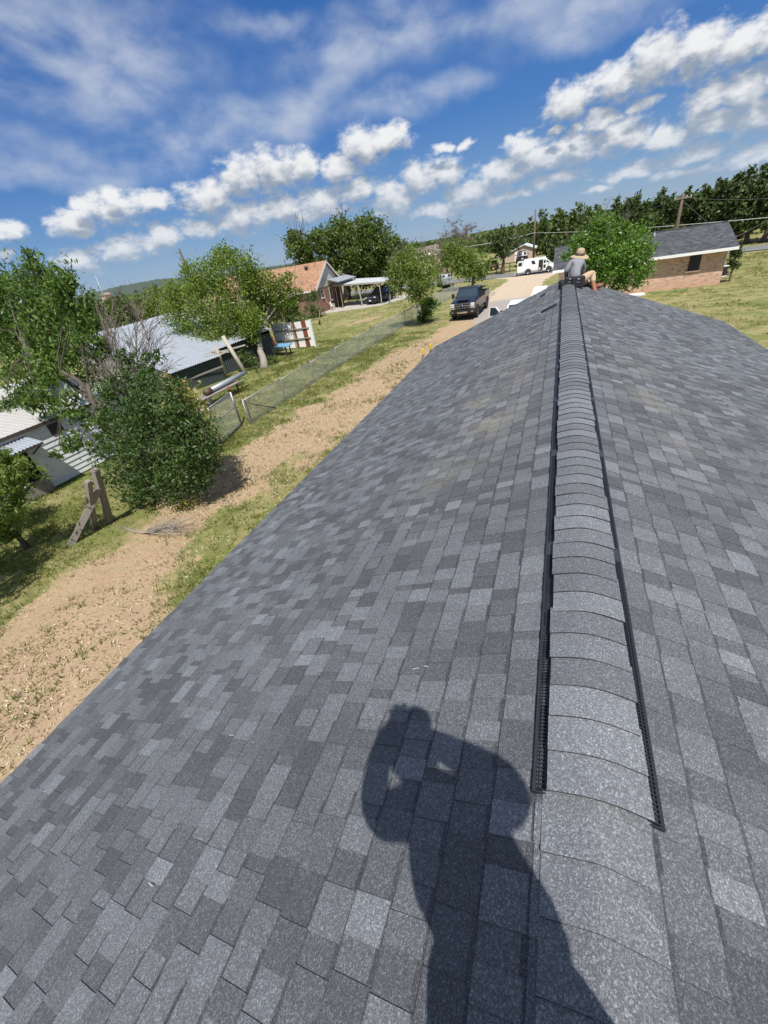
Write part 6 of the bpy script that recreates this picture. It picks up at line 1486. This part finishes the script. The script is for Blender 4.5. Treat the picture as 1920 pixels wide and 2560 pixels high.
def hand(J, E, wrist, side, d, palm_n, tag_, curl=.6):
    """palm and five fingers as chains rooted in the wrist joint"""
    d = Vector(d).normalized(); n = Vector(palm_n).normalized(); s = d.cross(n).normalized() * side; w = Vector(J[wrist][0])
    pk = tag_ + 'palm'; J[pk] = (w + d * .05, .026, .034); E.append((wrist, pk)); k2 = tag_ + 'knuckle'; J[k2] = (w + d * .085, .017, .038); E.append((pk, k2))
    for i, (o, L) in enumerate(((-.03, .068), (-.01, .078), (.011, .073), (.031, .058))):
        p = w + d * .092 + s * o; pr = k2; dd = d.copy()
        for j in range(3):
            ax = dd.cross(n); dd = (Matrix.Rotation(-curl * (.6 + .3 * j), 3, ax.normalized() if ax.length > .01 else s) @ dd); p = p + dd * L * (.45, .32, .23)[j]
            kk = f'{tag_}f{i}{j}'; J[kk] = (p, .0095 - .0012 * j, .0095 - .0012 * j); E.append((pr, kk)); pr = kk
    t1, t2 = tag_ + 't1', tag_ + 't2'; J[t1] = (w + d * .055 - s * .045 + n * .012, .012, .012); J[t2] = (w + d * .085 - s * .055 + n * .03, .010, .010); E += [(pk, t1), (t1, t2)]
def zz(x, y): return ((1300 + x / 5.53) / KP, (580 + y / 5.53) / KP)       # survey readings of the man on the roof

def roofer():
    t = thing('person', 'man in grey shirt and wide straw hat sitting on the ridge in brown boots', 'person', (.35, 13.1, 4.5))
    def J_(x, y, Y): return at(*zz(x, y), Y)
    pelvis = J_(770, 690, 13.1); waist = J_(752, 610, 13.06); chest = J_(772, 472, 13.26); neck = J_(806, 388, 13.44); head = J_(822, 338, 13.58); htop = J_(836, 292, 13.62)
    shL, shR = J_(700, 418, 13.25), J_(868, 405, 13.28); elL, elR = J_(640, 540, 13.15), J_(882, 520, 13.45); wrL, wrR = J_(640, 640, 13.5), J_(850, 620, 13.72)
    hipR, hipL = J_(828, 680, 13.2), J_(725, 690, 13.2); knR = J_(1000, 560, 13.75); anR = J_(1012, 735, 13.55); toR = J_(1040, 815, 13.35)
    knL = J_(930, 690, 14.0); anL = J_(1070, 772, 13.75); toL = J_(1125, 735, 13.75)
    J = {'pelvis': (pelvis, .13, .10), 'waist': (waist, .13, .10), 'chest': (chest, .15, .11), 'neck': (neck, .055, .055), 'head': (head, .085, .095), 'htop': (htop, .08, .085),
         'shL': (shL, .068), 'elL': (elL, .048), 'wrL': (wrL, .032), 'shR': (shR, .068), 'elR': (elR, .048), 'wrR': (wrR, .032),
         'hipL': (hipL, .095), 'knL': (knL, .066), 'anL': (anL, .045), 'hipR': (hipR, .095), 'knR': (knR, .066), 'anR': (anR, .045), 'toR': (toR, .035), 'toL': (toL, .035)}
    E = chain_e('pelvis', 'waist', 'chest', 'neck', 'head', 'htop') + [('chest', 'shL'), ('shL', 'elL'), ('elL', 'wrL'), ('chest', 'shR'), ('shR', 'elR'), ('elR', 'wrR'), ('pelvis', 'hipL'), ('hipL', 'knL'), ('knL', 'anL'), ('anL', 'toL'), ('pelvis', 'hipR'), ('hipR', 'knR'), ('knR', 'anR'), ('anR', 'toR')]
    hand(J, E, 'wrL', 1, (wrL - elL), (0, .6, -.4), 'l'); hand(J, E, 'wrR', -1, (wrR - elR), (-.5, .3, -.4), 'r')
    b = skin_mesh('body', J, E, M['skin'], t)
    q = MB()                                                # ears, nose, eyes on the far side of the hat's shade
    fwd = Vector((.35, .9, -.25)).normalized(); sd2 = Vector((.9, -.35, 0)).normalized()
    hc = head.lerp(htop, .35); q.tube([hc + fwd * .085, hc + fwd * .112 - Vector((0, 0, .02))], [.012, .018], 6)
    for s in (1, -1): q.tube([hc + sd2 * s * .088, hc + sd2 * s * .10 - fwd * .012], [.026, .02], 7); q.tube([hc + fwd * .088 + sd2 * s * .035 + Vector((0, 0, .02)), hc + fwd * .094 + sd2 * s * .035 + Vector((0, 0, .02))], [.012, .008], 6)
    q.build('face', M['skin'], t)
    K = {'waist0': (pelvis.lerp(waist, .25), .165, .13), 'waist': (waist, .165, .13), 'mid': (waist.lerp(chest, .55), .185, .14), 'chest': (chest.lerp(neck, .18), .195, .14), 'neck': (neck + Vector((0, 0, .03)), .085, .085),
         'shL': (shL, .088), 'ml': (shL.lerp(elL, .5), .07), 'elL': (elL, .064), 'wrL': (wrL.lerp(elL, .08), .047), 'shR': (shR, .088), 'mr': (shR.lerp(elR, .5), .07), 'elR': (elR, .064), 'wrR': (wrR.lerp(elR, .08), .047)}
    skin_mesh('shirt', K, chain_e('waist0', 'waist', 'mid', 'chest', 'neck') + chain_e('chest', 'shL', 'ml', 'elL', 'wrL') + chain_e('chest', 'shR', 'mr', 'elR', 'wrR'), M['shirt_grey'], t)
    K = {'pelvis': (pelvis, .16, .135), 'w': (pelvis.lerp(waist, .5), .155, .13), 'hipL': (hipL, .12), 'mL': (hipL.lerp(knL, .5), .105), 'knL': (knL, .085), 'cL': (knL.lerp(anL, .5), .078), 'anL': (anL.lerp(knL, .12), .072),
         'hipR': (hipR, .12), 'mR': (hipR.lerp(knR, .5), .105), 'knR': (knR, .088), 'cR': (knR.lerp(anR, .5), .08), 'anR': (anR.lerp(knR, .16), .074)}
    skin_mesh('trousers', K, [('w', 'pelvis')] + chain_e('pelvis', 'hipL', 'mL', 'knL', 'cL', 'anL') + chain_e('pelvis', 'hipR', 'mR', 'knR', 'cR', 'anR'), M['khaki'], t, root=1)
    for nm, an, to, kn in (('R', anR, toR, knR), ('L', anL, toL, knL)):
        up = (kn - an).normalized(); f = (to - an).normalized()
        bo = skin_mesh('boot', {'s': (an + up * .14, .080), 'a': (an, .076), 'h': (an - f * .03 - up * .03, .066), 'm': (an + f * .13, .062, .055), 't': (to + f * .05, .055, .042)}, chain_e('s', 'a', 'm', 't') + [('a', 'h')], M['boot'], t, root=1)
    # straw hat
    ax = Vector((.14, -.10, 1)).normalized(); c = head.lerp(htop, .30) + Vector((0, 0, -.01)); rot = ax.to_track_quat('Z', 'Y').to_matrix()
    q = MB(); prof = [(.235, -.045), (.228, -.028), (.17, .004), (.112, .012), (.106, .04), (.098, .105), (.078, .145), (.04, .158), (0, .150)]
    q.lathe(prof, (0, 0, 0), 28); q.lathe([(r_, z - .006) for r_, z in prof[:4]][::-1] + [(.10, .0)], (0, 0, 0), 28); q.v = [tuple(rot @ Vector((x, y, z * 1.12 + .05 * abs(x) / .235 * (math.hypot(x, y) > .12) * .5)) + c) for x, y, z in q.v]; hat = q.build('straw_hat', M['straw'], t)
    q = MB(); q.lathe([(.119, .012), (.112, .062), (.10, .064), (.10, .012)], (0, 0, 0), 28); q.v = [tuple(rot @ Vector((x, y, z * 1.12)) + c) for x, y, z in q.v]; q.build('hat_band', M['hat_band'], hat)
    # tool belt with pouches
    q = MB(); m0 = pelvis.lerp(waist, .42); ring_ = []
    for k in range(17): a = 2 * math.pi * k / 16; ring_.append(m0 + Vector((math.cos(a) * .185, math.sin(a) * .155, .015 * math.cos(a))))
    q.tube(ring_, .058, 7, cap=False); q.build('tool_belt', M['belt'], t)
    for p, s in ((J_(795, 690, 12.92), (.30, .14, .27)), (J_(680, 690, 12.96), (.22, .14, .24)), (J_(860, 680, 13.05), (.12, .18, .24))):
        q = MB(); q.bbox(p, s, .035, .15); pch = q.build('tool_pouch', M['belt'], t)
        q = MB(); q.bbox(p + Vector((.02, -.07, .07)), (.06, .02, .03), .008, .3); q.bar(p + Vector((-.05, -.06, .02)), p + Vector((.05, -.075, -.01)), .02, .012); q.build('tool', M['alu'], pch)
    q = MB(); p = J_(600, 745, 12.98); q.bbox(p, (.22, .2, .2), .06, .5); q.bbox(p + Vector((-.04, -.03, .08)), (.16, .14, .14), .05, .2)
    o = q.build('tool_bag', M['belt']); tag(o, 'black tool bag on the shingles left of the sitting man', 'bag')
roofer()

c_rgt, c_up_img, c_fwd = CR[:, 0], -CR[:, 1], CR[:, 2]
def photographer():
    """the person who holds the phone: stands on the ridge just behind it and throws the shadow on the shingles"""
    t = thing('person', 'person standing on the ridge holding up a phone, seen as a shadow on the shingles', 'person', (.28, -.42, 4.5))
    V = Vector; hz = 4.5
    fL, fR = V((.00, -.20, 4.405)), V((.44, -.20, 4.415))
    pelvis = V((.225, -.20, 5.35)); waist = V((.222, -.215, 5.55)); chest = V((.212, -.215, 5.78)); neck = V((.110, -.200, 5.945)); head = V((.090, -.190, 6.05)); htop = V((.095, -.205, 6.14))
    shL, shR = V((.095, -.262, 5.88)), V((.325, -.150, 5.90)); elL, elR = V((-.098, -.215, 5.70)), V((.312, -.055, 5.84)); wrL, wrR = V((-.070, -.072, 5.985)), V((.045, -.062, 5.995))
    hipL, hipR = V((.145, -.215, 5.28)), V((.305, -.18, 5.28)); knL, knR = V((.080, -.19, 4.98)), V((.345, -.13, 4.98))
    J = {'pelvis': (pelvis, .14, .11), 'waist': (waist, .13, .10), 'chest': (chest, .15, .11), 'neck': (neck, .06), 'head': (head, .085, .095), 'htop': (htop, .08, .085), 'shL': (shL, .065), 'elL': (elL, .042), 'wrL': (wrL, .031), 'shR': (shR, .065), 'elR': (elR, .042), 'wrR': (wrR, .031),
         'hipL': (hipL, .1), 'knL': (knL, .068), 'anL': (fL + V((0, 0, .09)), .045), 'toL': (fL + V((-.05, .13, .04)), .036), 'hipR': (hipR, .1), 'knR': (knR, .068), 'anR': (fR + V((0, 0, .09)), .045), 'toR': (fR + V((.05, .13, .04)), .036)}
    E = chain_e('pelvis', 'waist', 'chest', 'neck', 'head', 'htop') + chain_e('chest', 'shL', 'elL', 'wrL') + chain_e('chest', 'shR', 'elR', 'wrR') + chain_e('pelvis', 'hipL', 'knL', 'anL', 'toL') + chain_e('pelvis', 'hipR', 'knR', 'anR', 'toR')
    hand(J, E, 'wrL', 1, (.34, .10, .75), (.6, -.3, -.2), 'l', .5); hand(J, E, 'wrR', -1, (-.34, .08, .75), (-.6, -.3, -.2), 'r', .5)
    skin_mesh('body', J, E, M['skin'], t)
    K = {'w0': (pelvis, .235, .17), 'waist': (waist, .235, .165), 'mid': (waist.lerp(chest, .5), .225, .16), 'chest': (chest, .17, .14), 'neck': (neck, .08), 'shL': (shL, .085), 'shR': (shR, .10)}
    skin_mesh('shirt', K, chain_e('w0', 'waist', 'mid', 'chest', 'neck') + [('chest', 'shL'), ('chest', 'shR')], M['shirt_dark'], t)
    def sleeve(a, e, w, r0, r1, r2):
        pts = []; rs = []
        for k in range(13):                                 # rounded bend at the elbow
            f = k / 12; p = a.lerp(e, f) if False else (a * (1 - f) ** 2 + (e * 2 - (a + w) * .5) * 2 * f * (1 - f) * 1.0 + w * f * f); pts.append(p); rs.append(r0 + (r1 - r0) * min(1, f * 2) if f < .5 else r1 + (r2 - r1) * (f - .5) * 2)
        q = MB(); q.tube(pts, rs, 14); q.build('sleeve', M['shirt_dark'], t)
    sleeve(shL, elL, wrL.lerp(elL, .1), .080, .064, .044); sleeve(shR, elR, wrR.lerp(elR, .12), .095, .078, .044)
    K = {'w': (pelvis, .205, .155), 'p': (pelvis - V((0, 0, .08)), .20, .15), 'hipL': (hipL, .125), 'knL': (knL, .095), 'anL': (fL + V((0, 0, .14)), .085), 'hipR': (hipR, .125), 'knR': (knR, .095), 'anR': (fR + V((0, 0, .14)), .085)}
    skin_mesh('trousers', K, [('w', 'p')] + chain_e('p', 'hipL', 'knL', 'anL') + chain_e('p', 'hipR', 'knR', 'anR'), M['jeans'], t, root=1)
    for f, s in ((fL, -1), (fR, 1)): skin_mesh('shoe', {'a': (f + V((0, -.03, .09)), .055), 'h': (f + V((0, -.05, .045)), .05), 'm': (f + V((s * .02, .08, .045)), .048, .04), 't': (f + V((s * .05, .16, .045)), .042, .032)}, chain_e('a', 'h', 'm', 't'), M['boot'], t, root=1)
    q = MB(); q.lathe([(.105, -.02), (.108, .03), (.10, .08), (.07, .115), (0, .125)], head.lerp(htop, .5), 18); q.lathe([(0, .01), (.06, .008), (.078, .0), (.06, -.008), (0, -.01)], head.lerp(htop, .5) + V((-.03, .125, .0)), 18); q.build('cap', M['shirt_dark'], t)
    ph = thing('phone', 'dark phone held up in both hands of the standing person, taking the picture', 'phone', (0, -.03, CAM_Z))
    up_, fw_ = V(c_up_img), V(c_fwd)
    RP = Matrix((V(c_rgt), fw_, up_)).transposed()
    q = MB(); q.bbox(V((0, 0, CAM_Z)) - V(c_rgt) * .016 - up_ * .052 - fw_ * .016, (.070, .009, .145), .004, RP); q.build('case', M['trim_dark'], ph)
photographer()

# ------------------------------------------------------------------ bits lying on the roof
def roof_pt(px, py, side, h=0.0):
    e = EL if side < 0 else ER; r_ = ray(px, py); dn = Vector((e.x - RX, 0, e.z - RZ)).normalized(); n = Vector((-dn.z * side, 0, dn.x * side)) if side > 0 else Vector((dn.z, 0, -dn.x))
    if n.z < 0: n = -n
    o = Vector((RX, 0, RZ)) + n * h; d = Vector(r_); t_ = (o - Vector((0, 0, CAM_Z))).dot(n) / d.dot(n); return Vector((0, 0, CAM_Z)) + d * t_, n
def strip(lb, a, b_, w, mt, hh=.012, lift=.018, nm='shingle_strip', cat='shingle piece'):
    A, n = roof_pt(*a, -1, lift); B, _ = roof_pt(*b_, -1, lift); q = MB(); q.sh = .8; q.bar(A, B, w, hh, n); tag(q.build(nm, M[mt]), lb, cat)
strip('dark cut strip of shingle lying left of the ridge near the man', (1170, 673), (1202, 657), .13, 'black_plastic', .03, .03)
strip('pale cut strip of shingle lying farther down the slope from the dark strip', (1139, 688), (1168, 676), .10, 'shingle_plain')
strip('narrow pale strip of shingle lying just left of the sitting man', (1178, 636), (1198, 625), .09, 'shingle_plain')
A, n = roof_pt(1163, 645, -1, .03); B, _ = roof_pt(1176, 634, -1, .03); t = thing('utility_knife', 'small utility knife lying on the shingles left of the sitting man', 'knife', A); q = MB(); q.bar(A.lerp(B, .35), B, .05, .03, n); q.build('handle', M['trim_dark'], t); q = MB(); q.bar(A, A.lerp(B, .36), .035, .008, n); q.build('blade', M['alu'], t)
r = random.Random(41)
for k, (px, py) in enumerate([(905, 1443), (925, 1440), (330, 1915), (505, 1588)]):
    A, n = roof_pt(px, py, -1, .02); L = r.uniform(.02, .06); d = Vector((-1, r.uniform(-.25, .25), -.39)).normalized()
    q = MB(); q.bar(A, A + d * L, .003, .002, n); tag(q.build('sealant_strip', M['tape']), 'tiny white sliver of release tape stuck to the shingles', 'tape scrap', 'tape slivers on the shingles')
